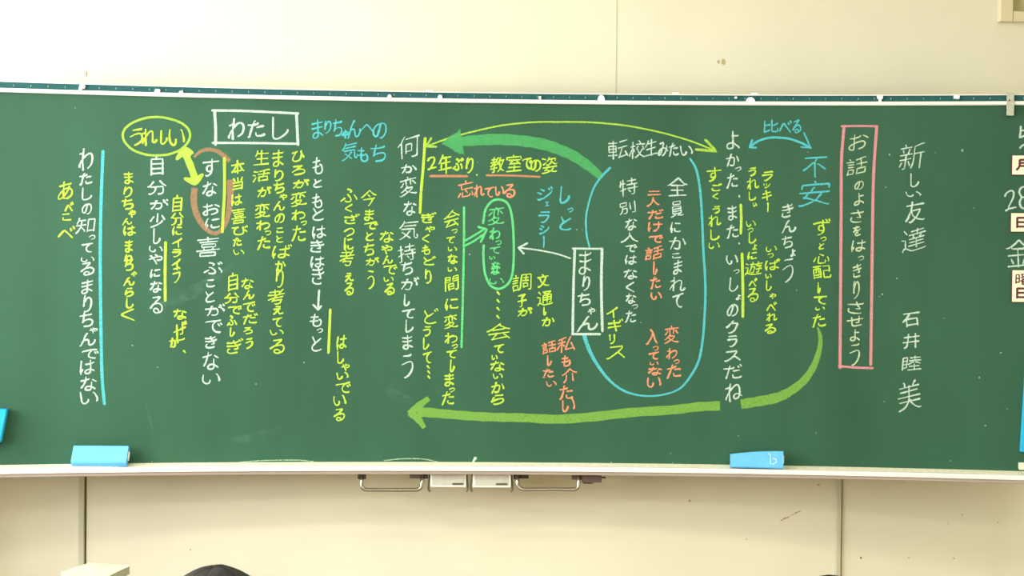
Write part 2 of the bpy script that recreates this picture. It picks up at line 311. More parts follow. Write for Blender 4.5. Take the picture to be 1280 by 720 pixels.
# ================================================================ chalk writing
GLYPH = dict(zip('2 8 、 あ い う え お か が き ぎ く け こ ご さ ざ し す ず せ ぜ た だ ち っ つ て で と ど な に ね の は ば ぱ ひ び ふ ぶ へ べ ま み も ゃ や ょ よ ら り る れ ろ わ を ん イ ェ キ ギ ク シ ジ ス ッ ラ リ 不 二 井 人 今 介 会 何 入 全 分 別 友 員 喜 変 姿 子 安 室 少 年 当 心 忘 持 教 文 新 日 曜 月 本 校 比 気 活 特 生 睦 知 石 私 美 考 自 話 調 転 通 遊 達 配 金 間'.split(' '), (
((0,70,4,82,12,86,22,88,30,87,36,84,40,79,43,73,44,62,40,47,32,34,18,17,15,5), (1,0,14,5,51,5),),
((14,45,2,30,0,21,1,15,7,5,15,1,21,0,36,2,42,6,47,12,48,20,47,30,36,45), (14,45,36,45), (14,45,4,60,2,66,3,73,6,79,10,83,15,86,25,88,35,86,39,83,45,76,46,72,47,66,45,58,36,45),),
((0,69,20,69,64,27,88,0),),
((32,6,37,3), (4,72,46,73,68,75,71,77), (30,17,36,19,46,30,54,44,60,60), (50,0,57,1,68,7,75,13,78,19,80,26,79,37,75,44,67,50,53,53,43,53,31,51,24,46,17,43,9,36,1,24,0,13,2,8,4,6,10,5,30,11), (32,6,27,28,27,43,28,69,30,84,34,88),),
((39,28,40,20,35,9,30,2,22,0,15,2,11,7,5,18,2,33,0,51,0,77), (85,13,88,22,84,39,76,62,70,73,67,75),),
((18,0,25,0,41,5,55,14,60,21,64,29,65,36,64,46,58,56,47,61,26,60,0,53), (59,86,55,84,47,84,16,88,12,87),),
((0,1,4,2,28,26,35,30), (60,83,22,88), (87,4,82,1,67,0,58,2,53,7,47,25,43,28,35,30), (35,30,37,36,52,51,55,59), (8,56,44,59,63,59),),
((88,58,86,61,68,72), (52,73,48,69,38,67,16,65,1,65), (48,0,54,1,64,3,72,8,77,15,78,26,76,32,71,37,62,42,49,42,27,38,22,34,14,32,5,25,1,18,0,12,3,6,11,1,19,0,22,1,24,4,25,86),),
((87,32,88,38,73,69), (32,83,30,82,27,62,18,31,4,1), (26,4,30,1,41,0,46,1,51,5,55,16,58,35,58,47,56,54,52,58,45,60,0,57),),
((88,77,83,86), (83,30,84,35,78,51,70,64,65,66), (67,83,71,81,76,72), (32,81,28,78,26,60,23,53,19,36,11,16,4,1), (0,55,42,58,49,56,54,51,55,44,54,23,49,6,46,2,41,0,29,1,26,3),),
((59,4,57,1,50,0,27,0,11,4,6,8,4,13,5,25,6,29,9,30), (2,75,36,74,48,75,64,78,67,83), (38,88,39,78,42,72,47,54,51,49,59,29,58,28,41,29), (74,60,70,55,47,52,22,50,0,51),),
((38,27,50,26,52,28), (80,78,74,88), (53,2,27,0,18,1,10,4,4,11,3,19,5,27,10,29), (68,74,63,83), (0,48,38,48,61,51,66,52,68,55), (2,70,20,69,41,70,57,73,59,76), (52,28,51,29,55,29,54,32,48,46,43,52,40,66,37,72,35,82),),
((44,88,4,54,1,50,0,45,5,37,47,0),),
((4,16,9,20,14,35), (39,0,46,0,52,4,60,14,64,24,67,39,67,88), (33,63,64,63,86,65), (6,87,2,67,0,46,1,27,2,19,4,16,6,5),),
((70,88,54,86,7,87), (82,8,80,4,77,3,55,0,30,0,15,3,4,9,0,17,1,33,6,38),),
((4,29,1,27,0,24,1,12,4,7,12,2,25,0,49,1,63,3,66,6), (6,70,47,70,57,71), (80,78,75,88), (68,74,61,84),),
((7,34,3,24,3,17,6,9,11,5,17,2,28,0,49,0,58,1,62,3), (40,88,45,71,49,66,51,57,61,40,62,35,60,33,42,35), (74,76,71,72,44,68,15,67,0,68),),
((9,32,6,31,4,27,3,15,5,9,10,5,17,2,28,0,52,1,55,3), (77,78,72,88), (0,62,34,61,64,66,66,68,65,75,60,84), (37,81,41,65,55,37,56,32,54,30,38,32),),
((66,27,66,21,64,18,54,9,46,5,35,1,22,0,13,2,6,5,2,11,0,18,2,88),),
((51,24,48,25,36,23,30,26,26,31,24,41,27,48,33,53,38,54,52,53), (51,24,49,22), (0,72,87,73), (20,2,28,0,35,3,45,10,51,18,55,34,52,53,52,88),),
((82,88,86,80), (49,50,37,51,31,50,26,45,23,36,26,28,30,24,36,22,48,23), (73,77,68,85,64,86), (48,23,46,21), (0,67,31,69,83,69), (49,82,49,50,52,33,48,16,43,10,34,3,26,0,20,2),),
((25,75,24,22,25,13,27,5,33,2,43,0,66,1,76,2), (50,27,63,26,66,30,68,78), (0,47,30,52,74,55,88,55),),
((88,67,84,77), (74,74,77,64), (22,69,22,14,25,5,30,1,39,0,68,1,71,2,71,4), (62,73,62,38,60,26,57,24,46,25), (81,52,0,45),),
((81,51,66,52,49,51), (86,6,83,3,79,2,62,2,50,4,45,7,43,10,42,14,43,23), (27,69,30,71), (51,74,48,71,35,68,20,66,0,66), (0,0,5,2,11,18,20,46,23,63,26,70,28,84,33,88),),
((75,67,69,77), (88,71,82,81), (47,47,78,47), (83,4,78,1,67,0,50,2,45,4,41,7,40,12,41,21), (49,70,46,66,40,65,20,62,0,62), (4,0,18,36,26,67,27,79,28,81),),
((26,0,49,1,60,3,68,7,73,12,76,18,77,30,75,34,71,40,66,43,57,45,41,44,21,37,18,37), (73,78,71,76,69,75,41,72,18,71,0,72), (18,37,16,39,16,42,25,74,26,88), (11,28,19,39),),
((0,46,2,51,10,54,35,62,54,65,67,64,73,62,81,58,84,54,87,46,88,34,85,24,79,16,71,10,59,5,45,1,33,0),),
((0,53,32,63,55,67,71,65,80,60,84,54,87,45,88,38,84,25,79,17,69,10,57,5,31,0),),
((58,79,55,73,45,62,37,48,36,40,36,27,42,15,50,8,59,3,72,0,77,2), (0,75,88,83),),
((69,53,75,42), (83,57,88,47), (75,2,71,0,67,0,57,3,48,7,40,14,36,23,35,36,38,47,44,57,53,66,56,72), (82,75,67,74,56,72,49,73,3,68,0,65),),
((20,52,18,48,6,37,1,29,0,17,4,9,14,3,29,0,51,0,67,3), (20,52,27,54,62,72), (20,52,5,84,5,88),),
((71,88,73,87,79,77), (61,82,67,72), (19,48,5,76,5,80,6,83), (63,3,58,2,41,0,17,1,6,6,1,12,0,16,1,24,3,31,11,40,17,44,19,48,26,49,54,65),),
((65,71,84,60), (0,69,13,69,35,71,44,73,47,76), (1,24,12,40,20,57,27,73,29,88), (81,11,70,18,62,21,56,25,40,25,33,24,27,19,25,13,26,7,32,2,42,0,51,1,57,6,59,12,58,53),),
((40,76,82,76), (4,13,9,17,14,30,13,33), (39,30,36,27,35,18,37,11,43,7,54,4,75,4,85,6,88,9), (4,0,3,13,1,15,1,18,0,39,6,85,9,87),),
((23,63,2,61), (20,38,13,34,0,16,0,11), (22,48,29,50,39,58,51,64,62,66,69,63,74,57,78,46,78,27,73,11,67,5,60,3,51,3,44,9,43,15,44,19,50,24,57,25,73,22,88,10), (21,0,20,38,22,47,24,80),),
((46,79,44,60,39,39,33,24,26,13,17,10,9,12,5,16,2,22,0,36,1,46,6,56,15,67,25,74,38,79,49,79,57,79,71,73,79,67,84,59,86,53,88,37,86,26,79,13,70,7,64,4,52,0,45,2),),
((13,30,8,16,3,12), (33,64,61,64,85,66), (88,9,87,11,75,20,69,21,63,25,54,27,46,27,36,23,31,17,31,9,34,5,37,3,49,0,58,2,64,7,66,14,64,51,65,85), (6,85,0,40,1,18,1,14,3,12,4,0),),
((12,28,8,15,3,12), (84,87,88,77), (73,84,77,74), (79,62,46,59,31,60), (82,10,70,18,64,20,58,24,44,25,37,24,31,20,29,14,29,9,34,3,45,1,56,3,60,7,61,13,60,80), (8,81,5,78,0,35,1,18,1,13,3,11,4,0),),
((3,12,8,15,12,27,12,28), (71,80,73,74,78,71,84,72,87,75,88,78,87,84,81,88,74,86,71,80), (31,59,46,58,78,61), (81,6,80,10,68,18,63,20,57,23,48,25,38,24,32,21,29,17,29,8,34,3,44,1,55,3,59,7,60,13,59,78), (4,0,3,11,1,17,0,36,5,77,9,80),),
((88,33,87,37,76,54,70,57), (0,75,2,76,28,78,36,81), (68,85,66,80,70,58,68,54,68,34,65,23,62,16,55,7,49,3,39,0,27,0,15,5,9,13,6,23,7,35,11,49,18,61,25,71,28,78),),
((64,52,69,50,80,34,80,31), (76,74,71,84), (82,88,87,77), (32,76,25,73,0,71), (62,79,60,74,64,53,62,51,62,38,61,27,57,16,53,10,45,3,38,1,26,0,17,2,9,8,5,18,5,30,7,40,13,53,22,66,25,73),),
((88,6,88,9,84,19,74,35), (20,22,0,7), (35,45,43,37,53,24,56,14,55,7,52,3,45,0,29,1,24,6), (33,77,36,78,54,67,55,65,54,62,50,58,48,59),),
((76,57,71,66), (29,74,34,75,52,65,53,63,52,59,46,56), (0,8,20,24), (88,61,81,71), (72,33,84,11,83,3), (23,4,27,1,43,0,51,4,53,10,51,21,45,30,34,43,28,43),),
((88,0,49,45,44,49,39,51,33,50,27,43,0,10,0,5),),
((72,43,66,55), (0,12,25,44,33,47,38,46,43,41,79,0), (88,50,81,62),),
((0,75,36,73,64,75,67,76,68,78), (0,51,15,49,40,49,67,52), (68,9,55,17,46,22,39,23,32,26,18,26,10,25,3,20,0,13,1,7,6,3,18,0,29,1,35,7,36,11,36,88),),
((17,78,47,79,47,72,37,49,33,43,27,26,20,15,16,11,11,10,3,13,1,16,0,23,4,34,12,41,25,46,41,46,57,42,71,37,77,32,86,27,88,24), (42,0,49,0,53,2,63,11,68,17,75,36,77,54),),
((53,69,32,68,2,72), (64,48,73,45,80,33,81,20,76,10,67,3,53,0,43,0,36,2,32,4,27,8,25,14,23,24,30,88), (52,40,27,39,0,42),),
((41,85,47,81), (0,39,2,45,22,52,28,57,54,66,71,68,78,66,85,60,88,51,87,43,82,37,74,33,65,32,54,34), (44,0,39,18,26,52,22,57,14,74,11,75),),
((51,79,41,87,38,88), (51,36,62,34,72,35,78,37,83,42,86,49,85,59,81,65,74,69,63,70,51,68,24,59,20,55,0,47), (5,79,11,77,23,54,32,32,43,0),),
((41,25,45,21), (38,67,63,67,75,69), (38,88,38,41,40,26,39,8,33,2,19,0,7,3,1,8,0,13,1,18,6,25,16,29,35,29,42,25,51,24,64,16,74,9,75,2),),
((74,67,66,66,39,65), (75,5,74,10,59,19,50,24,32,29,16,28,5,24,2,20,1,17,0,12,2,8,6,3,10,1,26,0,34,2,39,8,40,21,39,88),),
((2,33,10,36,21,44,38,48,50,48,57,46,64,42,68,36,70,28,68,19,63,11,56,6,43,1,31,0,17,0,13,3), (58,83,53,81,17,88,15,87), (0,28,2,33,4,67,8,70),),
((1,54,7,56,12,66,19,72,25,77,33,79,41,78,47,74,52,66,55,56,56,46,55,34,52,23,46,14,34,6,23,1,15,0,9,2), (0,30,1,69,4,85,8,88),),
((59,87,56,80,32,59,30,55,31,53), (59,87,54,88,14,86), (0,32,18,47,33,54,34,52,49,53,58,52,66,49,74,42,77,38,79,30,77,17,70,8,62,4,50,1,40,0,32,1,24,5,22,7,20,12,21,17,24,22,30,25,39,25,44,23,48,20,52,15,54,3),),
((88,15,86,9,77,4,70,4,64,8,63,19,67,52,66,57,62,61,57,63,48,61,37,55,28,47,22,45), (22,61,2,58), (19,36,13,33,1,16,0,11), (21,0,19,36,22,44,24,77),),
((19,5,26,0,53,2,63,5,71,10,76,15,79,25,79,33,77,39,74,44,68,49,52,54,31,51,28,52), (12,86,50,88,65,87), (59,87,56,80,31,58,28,52,17,45,0,31),),
((26,85,28,86), (24,66,2,64), (24,49,30,51,46,60,59,63,67,63,74,61,80,57,84,52,88,42,88,35,83,22,79,16,71,11,55,5), (0,11,0,17,14,36,21,40), (22,0,22,37,21,40,23,48,26,85),),
((62,76,38,74,0,74), (17,51,17,56,23,66,24,71,28,77,29,86,32,88), (71,2,52,0,31,1,22,6,20,11,20,16,24,24,33,33,43,37,48,42,53,43,76,53), (2,36,13,48,19,51,21,50,29,52,37,52,42,49,44,46,46,20),),
((47,81,42,79,34,65,23,44,23,40,24,39), (87,29,88,24,87,21,79,8,71,2,59,1,54,4,51,9,50,32,48,39,41,42,28,38,26,40,18,33,11,19,4,3,0,0),),
((51,60,41,57,18,47,0,40), (81,88,70,77,53,65,51,60,51,0),),
((41,5,41,64), (7,64,77,65), (88,0,82,5,0,5),),
((35,88,34,85,36,70,39,63,43,37,45,31,50,0), (83,40,40,32,4,27,0,23), (3,60,73,71),),
((78,88,83,78), (0,21,2,24,4,25,76,36), (46,0,31,76,32,80), (3,55,66,65,71,73,66,83),),
((35,72,36,79,40,86,45,88), (0,44,5,44,12,49,20,57,30,69,34,71,75,71,78,69,77,62,72,50,64,35,56,24,46,15,31,5,19,0,13,1),),
((19,47,0,58), (37,75,19,86), (7,0,22,4,38,11,61,26,77,40,86,52,88,55,88,63),),
((11,0,37,9,59,24,73,36,81,47,83,51,83,58), (11,0,5,3), (82,84,88,72), (67,78,73,66), (20,43,5,52,0,52), (37,67,20,78),),
((88,1,70,21,55,35), (55,35,57,42,72,67,73,78,12,78), (55,35,49,33,34,19,18,7,6,0,0,1),),
((1,80,0,75,7,56,8,51), (12,2,21,0,26,2,41,11,58,24,68,37,74,46,80,62,85,78,87,79), (40,56,42,63,35,82,37,88),),
((0,59,78,59,80,57,79,48,75,39,68,28,59,18,43,7,28,0,25,0,17,3), (79,84,74,88,11,88),),
((0,87,0,37), (58,88,57,41,54,27,47,16,38,7,24,0,18,1),),
((88,33,60,56,57,57,55,57), (0,32,17,42,35,60,42,63), (87,85,0,85), (43,0,43,63,50,85),),
((78,65,9,65), (0,0,88,0),),
((4,66,82,66), (62,0,62,88), (84,34,0,34), (1,1,5,1,12,7,17,14,21,26,24,37,24,87),),
((0,0,3,0,10,5,22,16,33,34,40,56,43,57), (43,57,43,86), (43,57,47,55,53,37,63,20,74,8,85,1,88,1),),
((88,54,83,54,74,59,57,72,45,84), (0,54,4,53,17,61,45,84), (38,60,52,48), (71,36,69,29,55,11,47,1,42,0), (80,38,72,36,13,37),),
((88,53,80,54,64,62,55,70,43,82), (62,0,62,46), (2,2,5,1,9,4,18,15,22,25,23,46), (43,82,39,81,30,71,19,62,0,51),),
((35,35,34,29,18,12,16,6), (18,62,23,56,63,56,71,62), (87,57,83,57,71,62,57,72,44,83), (5,36,83,36), (71,10,66,8,11,4), (0,56,4,55,18,62,40,81,44,83,46,87,49,88), (79,0,79,2,77,6,71,10,69,16,61,24),),
((11,59,6,57,0,49), (57,3,61,1,73,1,78,2,79,5,79,78), (87,78,30,78), (33,20,33,55,57,56,58,54,58,27,33,27), (13,0,13,57,11,60,14,71,21,86,23,88),),
((29,82,41,70,43,67,45,58), (45,58,43,56,35,35,26,21,10,4,4,0,0,0), (45,58,50,55,66,26,74,15,88,2),),
((44,1,44,46), (17,24,72,24), (5,0,83,0), (11,51,17,46,44,46,72,46,77,51), (45,80,41,78,28,65,11,52,3,48,0,48), (45,80,72,56,85,48,88,48),),
((61,88,73,68,87,53), (35,49,34,36,30,25,26,17,20,10,12,4,5,0,1,1), (48,1,50,0,62,0,68,3,71,19,73,49,15,50,8,56), (28,87,15,65,7,55,2,51,0,51),),
((57,27,57,77), (15,40,38,39,39,38,38,16,35,3,32,1,25,0,19,2), (16,58,4,58,4,85,38,85,38,58,16,58), (83,88,83,5,81,2,67,1), (16,58,15,40,11,21,6,10,0,2),),
((83,70,1,70), (17,1,21,0,31,4,52,17,65,34,68,40,69,47), (28,87,25,49,35,29,46,17,60,8,82,0,88,2), (0,4,12,19,22,43,27,48,67,48,69,47),),
((76,40,13,40), (28,8,28,15), (13,28,76,28), (59,15,60,8), (21,81,17,80,17,66,18,64,70,64,72,65,72,79,70,81,21,81), (76,28,76,17,74,15,14,15,13,17,13,52,15,53,75,52,76,51,76,28), (52,7,61,8,82,0,88,1), (0,1,6,0,27,8,33,8),),
((61,29,64,41), (75,0,75,14,72,16,16,16,15,14,15,0), (75,0,15,0), (27,29,26,41), (4,79,85,79), (44,86,44,67), (64,41,61,42,18,42,17,43,17,54,19,55,70,55,72,53,72,43,71,42,64,41), (11,66,78,66), (0,28,88,28),),
((65,65,68,64,81,50), (0,49,5,50,16,64), (30,78,30,49), (41,88,43,79), (39,12,36,9,24,4,6,0,0,1), (39,12,47,12), (39,12,23,29), (30,35,32,34,64,33,63,27,48,14,47,12), (54,78,54,49), (88,2,82,0,65,3,50,8,47,12), (1,78,83,78), (36,42,32,40,30,35,24,32,22,29,5,20,2,21),),
((54,11,56,15,64,24,65,31), (43,10,41,6,25,2,5,0,0,3), (15,15,23,18), (27,31,23,18), (56,64,57,76), (56,64,47,53,36,46,34,42), (56,64,59,62,67,52,73,48,82,44,88,46), (4,82,8,83,21,76), (34,32,35,36,34,42), (4,49,21,58), (42,77,81,76,82,74,81,70,78,64), (85,31,3,31), (24,45,31,44,32,42,34,42), (87,2,81,1,56,9,54,11,43,10,41,12,26,16,23,18), (45,86,43,83,41,77,39,75,32,67,30,66),),
((72,82,69,75,46,61,45,58,43,3,39,1,26,0), (88,42,0,42), (78,82,11,83),),
((14,28,19,29), (19,29,24,40,26,47), (40,88,43,78), (0,2,7,0,24,5,39,12,42,17), (64,47,62,39,51,22,49,17), (40,65,37,62,32,48), (82,64,82,75,81,77,44,77,5,77,4,75,4,64), (85,48,1,48), (19,29,22,27,39,20,42,18,49,17,79,2,83,2),),
((19,41,20,45,31,54,34,60), (42,88,44,78), (86,0,0,0), (43,0,43,32), (9,21,77,21), (1,67,1,77,3,78,84,78,85,77,85,67), (12,61,75,61), (76,38,72,42,67,44,65,48,61,52,55,53), (67,44,63,42,41,41,25,39,18,40,13,38),),
((40,31,40,88), (71,33,65,26,60,21,43,11,28,6,0,0), (2,45,16,71,19,72), (85,45,69,71),),
((17,24,18,51,79,51), (48,74,48,0), (86,24,1,24), (19,75,81,74), (26,88,23,86,19,75,16,73,9,62,4,56,0,55),),
((6,28,71,28), (61,65,71,84), (3,83,12,66), (71,4,0,4), (36,52,36,88), (71,0,70,51,2,52),),
((27,58,27,8,29,2,36,0,60,0,65,1,68,6,70,18,67,24), (77,52,88,22,87,15), (54,67,34,82), (0,16,2,17,4,25,9,49),),
((70,10,67,2,64,0,26,0,24,2,23,6,23,24), (79,46,15,46,14,75), (10,24,8,23,0,5), (84,3,86,8,77,25), (42,88,44,76), (39,35,50,22), (0,76,84,76),),
((52,13,45,24), (28,44,25,40,3,33,0,30), (61,53,61,85), (74,53,74,4,72,1,62,0), (87,35,36,35), (26,65,3,65), (40,73,83,73), (15,85,15,5,14,1,6,0), (35,53,88,53),),
((68,21,68,29), (68,21,64,18,55,8,45,2), (68,21,80,7,87,3), (81,69,81,63,76,42,71,30,68,29), (27,60,22,48), (55,57,58,55,65,31,68,29), (1,36,3,36,10,40,11,45), (18,61,18,88), (4,78,31,78,37,72), (58,70,88,69), (0,21,44,26), (11,0,21,2,22,31,24,34,32,41,33,46), (48,87,44,85,35,67,33,62), (0,61,43,61), (55,57,56,67,58,70,61,87), (11,45,21,47,34,46,46,47,51,55,55,57),),
((44,76,41,84,36,87), (17,67,18,59,27,42,37,28,47,19,58,11,71,4,83,0,88,1), (1,0,12,3,25,10,45,25,60,44,67,59,68,67), (0,67,85,67),),
((12,61,10,70), (39,11,39,14,34,25), (77,52,77,0), (20,87,22,78), (9,25,2,12), (29,53,34,69), (45,2,50,12,53,30,54,78,81,85,88,84), (1,36,41,36), (22,53,22,6,20,2,14,1), (53,53,88,53), (0,53,43,53), (2,77,41,77),),
((67,48,0,48), (67,7,0,7), (67,1,67,88,1,88,0,86,0,0),),
((73,71,68,76), (38,33,33,31,29,27), (36,76,41,71), (20,50,0,50), (63,55,64,57,76,63,85,65), (31,55,32,57,42,62,54,66), (65,85,85,85,85,57), (39,0,88,0), (54,58,53,85,32,85), (39,14,83,14), (41,41,86,40), (39,27,83,27), (0,17,19,18,20,19,20,80,18,81,1,81,0,9), (63,49,65,41,65,0), (39,0,38,34,44,50),),
((17,61,78,61), (16,34,78,34), (0,1,10,16,17,36,17,86,19,88,76,88,78,87,78,11,76,3,75,1,70,0,57,0,50,4),),
((51,66,54,55,65,37,80,21,83,19,85,19), (1,19,11,29,21,43,30,58,31,66), (17,19,65,19), (42,88,42,0), (83,66,0,66),),
((0,16,0,22,9,45,14,50), (73,59,83,46,83,43), (47,59,39,47), (60,71,60,80,56,85,53,87), (14,50,22,47,27,37,27,32), (85,71,37,71), (3,64,27,64), (32,2,36,1,42,4,58,16,66,28,74,43), (16,0,16,45,15,53,16,86), (88,3,82,3,65,13,55,25,45,43,39,47),),
((0,3,8,4,27,10,30,14), (74,64,52,49,44,47), (27,55,1,55), (0,3,1,87), (44,88,44,9,46,3,52,0,70,0,75,2,77,5,79,15,79,21,77,27),),
((10,47,69,47,70,45,72,13,75,5,80,0,86,1,88,10,86,16), (75,62,22,62), (84,76,19,77), (52,38,48,37,37,22,32,19,24,10,7,0,3,0), (53,6,28,25,16,32,14,32), (0,55,3,55,12,66,17,76,20,78,21,86),),
((3,4,15,26,17,32), (2,87,6,87,18,80,21,81), (0,58,12,51), (80,4,34,4), (86,58,27,58), (57,83,57,34), (34,0,34,32,36,34,79,34,80,4), (84,87,77,88,57,83,33,80),),
((53,15,45,25,42,27), (28,38,20,36,14,33,1,30), (4,67,27,67), (82,77,41,77), (61,88,61,57), (17,87,17,0), (74,57,74,4,72,1,61,1), (36,57,87,57), (38,37,86,37), (0,51,4,67,5,80),),
((13,68,83,67), (12,35,79,35), (88,0,0,0), (44,88,44,0), (19,86,13,68,2,52),),
((28,38,33,39,48,50,52,50), (21,60,0,60), (65,49,70,48,85,38), (21,38,0,38), (58,88,58,59), (58,0,58,36), (35,23,82,23), (36,78,81,78), (88,0,28,0), (32,59,86,59), (0,6,0,81,2,82,20,82,21,80,21,16,0,15),),
((40,4,39,12,26,27,20,29), (53,9,83,9), (42,45,0,45), (83,3,83,77,82,78,55,78,53,77,53,2), (38,73,8,73), (1,0,11,10,20,30,22,48,22,73), (12,88,10,86,8,74,0,59,1,56),),
((20,7,81,7), (88,85,1,85), (32,84,31,77,20,52,20,0), (0,29,12,42,23,48,80,48,81,46,81,1),),
((37,32,37,36,28,47,20,49), (44,9,45,17,55,49,64,85), (44,9,84,14), (0,20,14,44,20,49), (39,59,3,59), (21,0,21,82), (4,79,21,82,35,86,40,85), (73,45,82,23,84,15,86,12,88,5,87,2),),
((46,26,49,17,62,7,70,3,81,0,88,2), (64,85,59,78,58,72), (19,86,24,79,25,71), (84,41,0,41), (9,57,75,57), (83,26,4,26), (80,71,5,71), (2,0,14,3,25,7,31,12,36,19,37,23,40,29,42,44,42,71),),
((25,24,28,36,27,39), (33,41,35,46,42,51,45,56), (68,23,65,6,61,1,56,0,42,0,36,4), (80,83,78,82,60,64,57,58), (60,76,10,76), (37,58,37,88), (1,57,45,56,57,58,84,57), (75,40,35,40,31,41,26,37,26,40,22,39,0,29), (19,21,25,24,68,23),),
((64,51,0,51), (31,88,28,82,27,74), (0,28,64,28), (0,5,64,5), (64,1,64,73,2,74,0,72,0,0),),
((28,58,4,58), (31,71,0,71), (4,44,28,44), (14,87,18,80), (83,4,45,4), (88,57,42,57), (64,82,64,32), (4,2,5,29,27,30,29,28,28,6,4,6), (83,4,82,31,46,31,45,30,45,0), (43,79,64,82,79,86,85,85),),
((26,57,4,57), (4,43,26,43), (12,88,16,80,16,77), (28,71,0,71), (76,49,52,49), (64,49,64,74), (74,65,53,65), (53,11,53,34,72,34,74,33,73,16,53,16), (4,1,4,28,5,29,26,29,26,5), (4,5,25,5,31,2,35,7,40,24,41,36,42,83,85,84,86,82,86,4,85,1,76,0),),
((51,80,84,80), (83,9,55,6,48,6), (37,48,4,48), (2,77,38,77), (20,63,4,62,4,33,36,33,36,62,20,63), (38,17,0,17), (20,0,20,88), (47,50,87,50), (77,27,87,1), (45,4,48,7,58,30,63,42,64,49),),
((4,81,14,70), (0,48,14,47,14,13), (88,5,84,3,80,2,39,2,27,6,14,13), (14,13,8,10,3,5,1,3,1,0), (31,82,73,82,75,81), (32,46,81,46), (81,31,32,31), (32,15,32,60,53,61,59,64), (75,81,73,77,62,70,57,58,57,16), (38,72,43,73,58,68,64,62,80,60,81,18,79,15,71,14),),
((63,76,87,76), (2,80,11,73), (33,56,48,56,50,54,47,17,45,14,43,13,38,13,36,15), (14,12,14,50,0,51), (14,12,6,7,2,2,1,0), (14,12,28,4,38,1,63,0,87,2), (40,74,37,86), (65,13,70,13,73,15,74,47,75,51,80,55,82,60), (87,38,60,38), (33,73,32,42,28,25,24,17), (58,69,64,77,66,86,68,88), (82,60,62,61,57,65,57,69,52,74,23,74),),
((15,70,4,82), (13,14,13,45,0,45), (13,14,8,11,5,8,1,3,1,0), (13,14,29,5,38,2,81,2,86,3,88,5), (46,52,42,54), (68,51,71,60,71,65), (31,35,81,35), (32,79,79,79), (55,13,55,47), (26,22,85,22), (86,65,26,65), (55,85,55,65), (41,65,42,48), (84,48,28,48),),
((38,24,2,24), (88,16,86,5,83,2,58,2,55,3,53,8,53,51,84,51), (38,7,2,7), (38,39,29,39,26,40,26,41,27,85), (11,38,15,50,15,85), (0,85,40,85), (84,45,84,84,53,84), (38,2,37,66,4,66,2,65,2,0),),
((68,20,61,8), (25,9,19,21), (43,0,43,51), (9,31,78,31), (71,57,67,52,64,51,22,51,18,56), (5,0,83,0), (45,77,57,67,71,57,83,52,88,53), (45,77,41,76,33,68,18,57,5,52,0,53),),
((81,72,49,72), (56,26,24,26), (0,72,32,72), (66,0,78,1,81,6,81,86,79,88,51,88,49,86,50,57,81,57), (0,0,0,86,3,88,30,88,32,86,31,57,0,57), (24,4,24,42,55,43,56,41,56,10,24,9),),)))
def glyph(c):
    if c == '|': return [[(0, 1), (.5, .5), (0, 0)]]
    if c == '・': return [[(0, 1), (1, 0)]]
    return [[(st[j]/88, st[j+1]/88) for j in range(0, len(st), 2)] for st in GLYPH[c]]
lift = [0]
def ribbon(bm, pts, wid, fn, taper=True, flat=False):
    """a chalk stroke: a thin layer following the board face; wid in mm, pts in mm"""
    P2 = []
    for i, p in enumerate(pts):                        # subdivide long spans so the ribbon follows the curve
        if i:
            q = pts[i-1]; n = int(math.hypot(p[0]-q[0], p[1]-q[1])//14)
            for k in range(1, n+1): t = k/(n+1); P2.append((q[0]+(p[0]-q[0])*t, q[1]+(p[1]-q[1])*t, wid[i-1]+(wid[i]-wid[i-1])*t))
        P2.append((p[0], p[1], wid[i]))
    n = len(P2); lift[0] = (lift[0]+1) % 40; off = .0006+lift[0]*.000012
    tot = sum(math.hypot(P2[i][0]-P2[i-1][0], P2[i][1]-P2[i-1][1]) for i in range(1, n)) or 1
    rows = []; acc = 0
    for i, (x, y, wd) in enumerate(P2):
        a = P2[max(i-1, 0)]; c = P2[min(i+1, n-1)]
        if i: acc += math.hypot(x-P2[i-1][0], y-P2[i-1][1])
        dx, dy = c[0]-a[0], c[1]-a[1]; L = math.hypot(dx, dy) or 1; dx /= L; dy /= L
        u = acc/tot
        k = 1 if not taper else (1.02-.34*u)+.16*math.sin(u*7+x*.05)
        h = wd*.5*k; rows.append((x, y, -dy, dx, h, dx, dy))
    if flat: rows = [(q[0], q[1], q[2], q[3], q[4], q[5], q[6]) for q in rows]
    x, y, nx, ny, h, dx, dy = rows[0]; e = (0, .99) if flat else (.8, .45); rows.insert(0, (x-dx*h*e[0], y-dy*h*e[0], nx, ny, h*e[1], dx, dy))
    x, y, nx, ny, h, dx, dy = rows[-1]; rows.append((x+dx*h*e[0], y+dy*h*e[0], nx, ny, h*e[1], dx, dy))
    prev = None
    for x, y, nx, ny, h, dx, dy in rows:
        v = (bm.verts.new(fn(x+nx*h, y+ny*h, off)), bm.verts.new(fn(x-nx*h, y-ny*h, off)))
        if prev: bm.faces.new((prev[0], prev[1], v[1], v[0]))
        prev = v
def onboard(x, y, off): return BP(x/1000, y/1000, off)
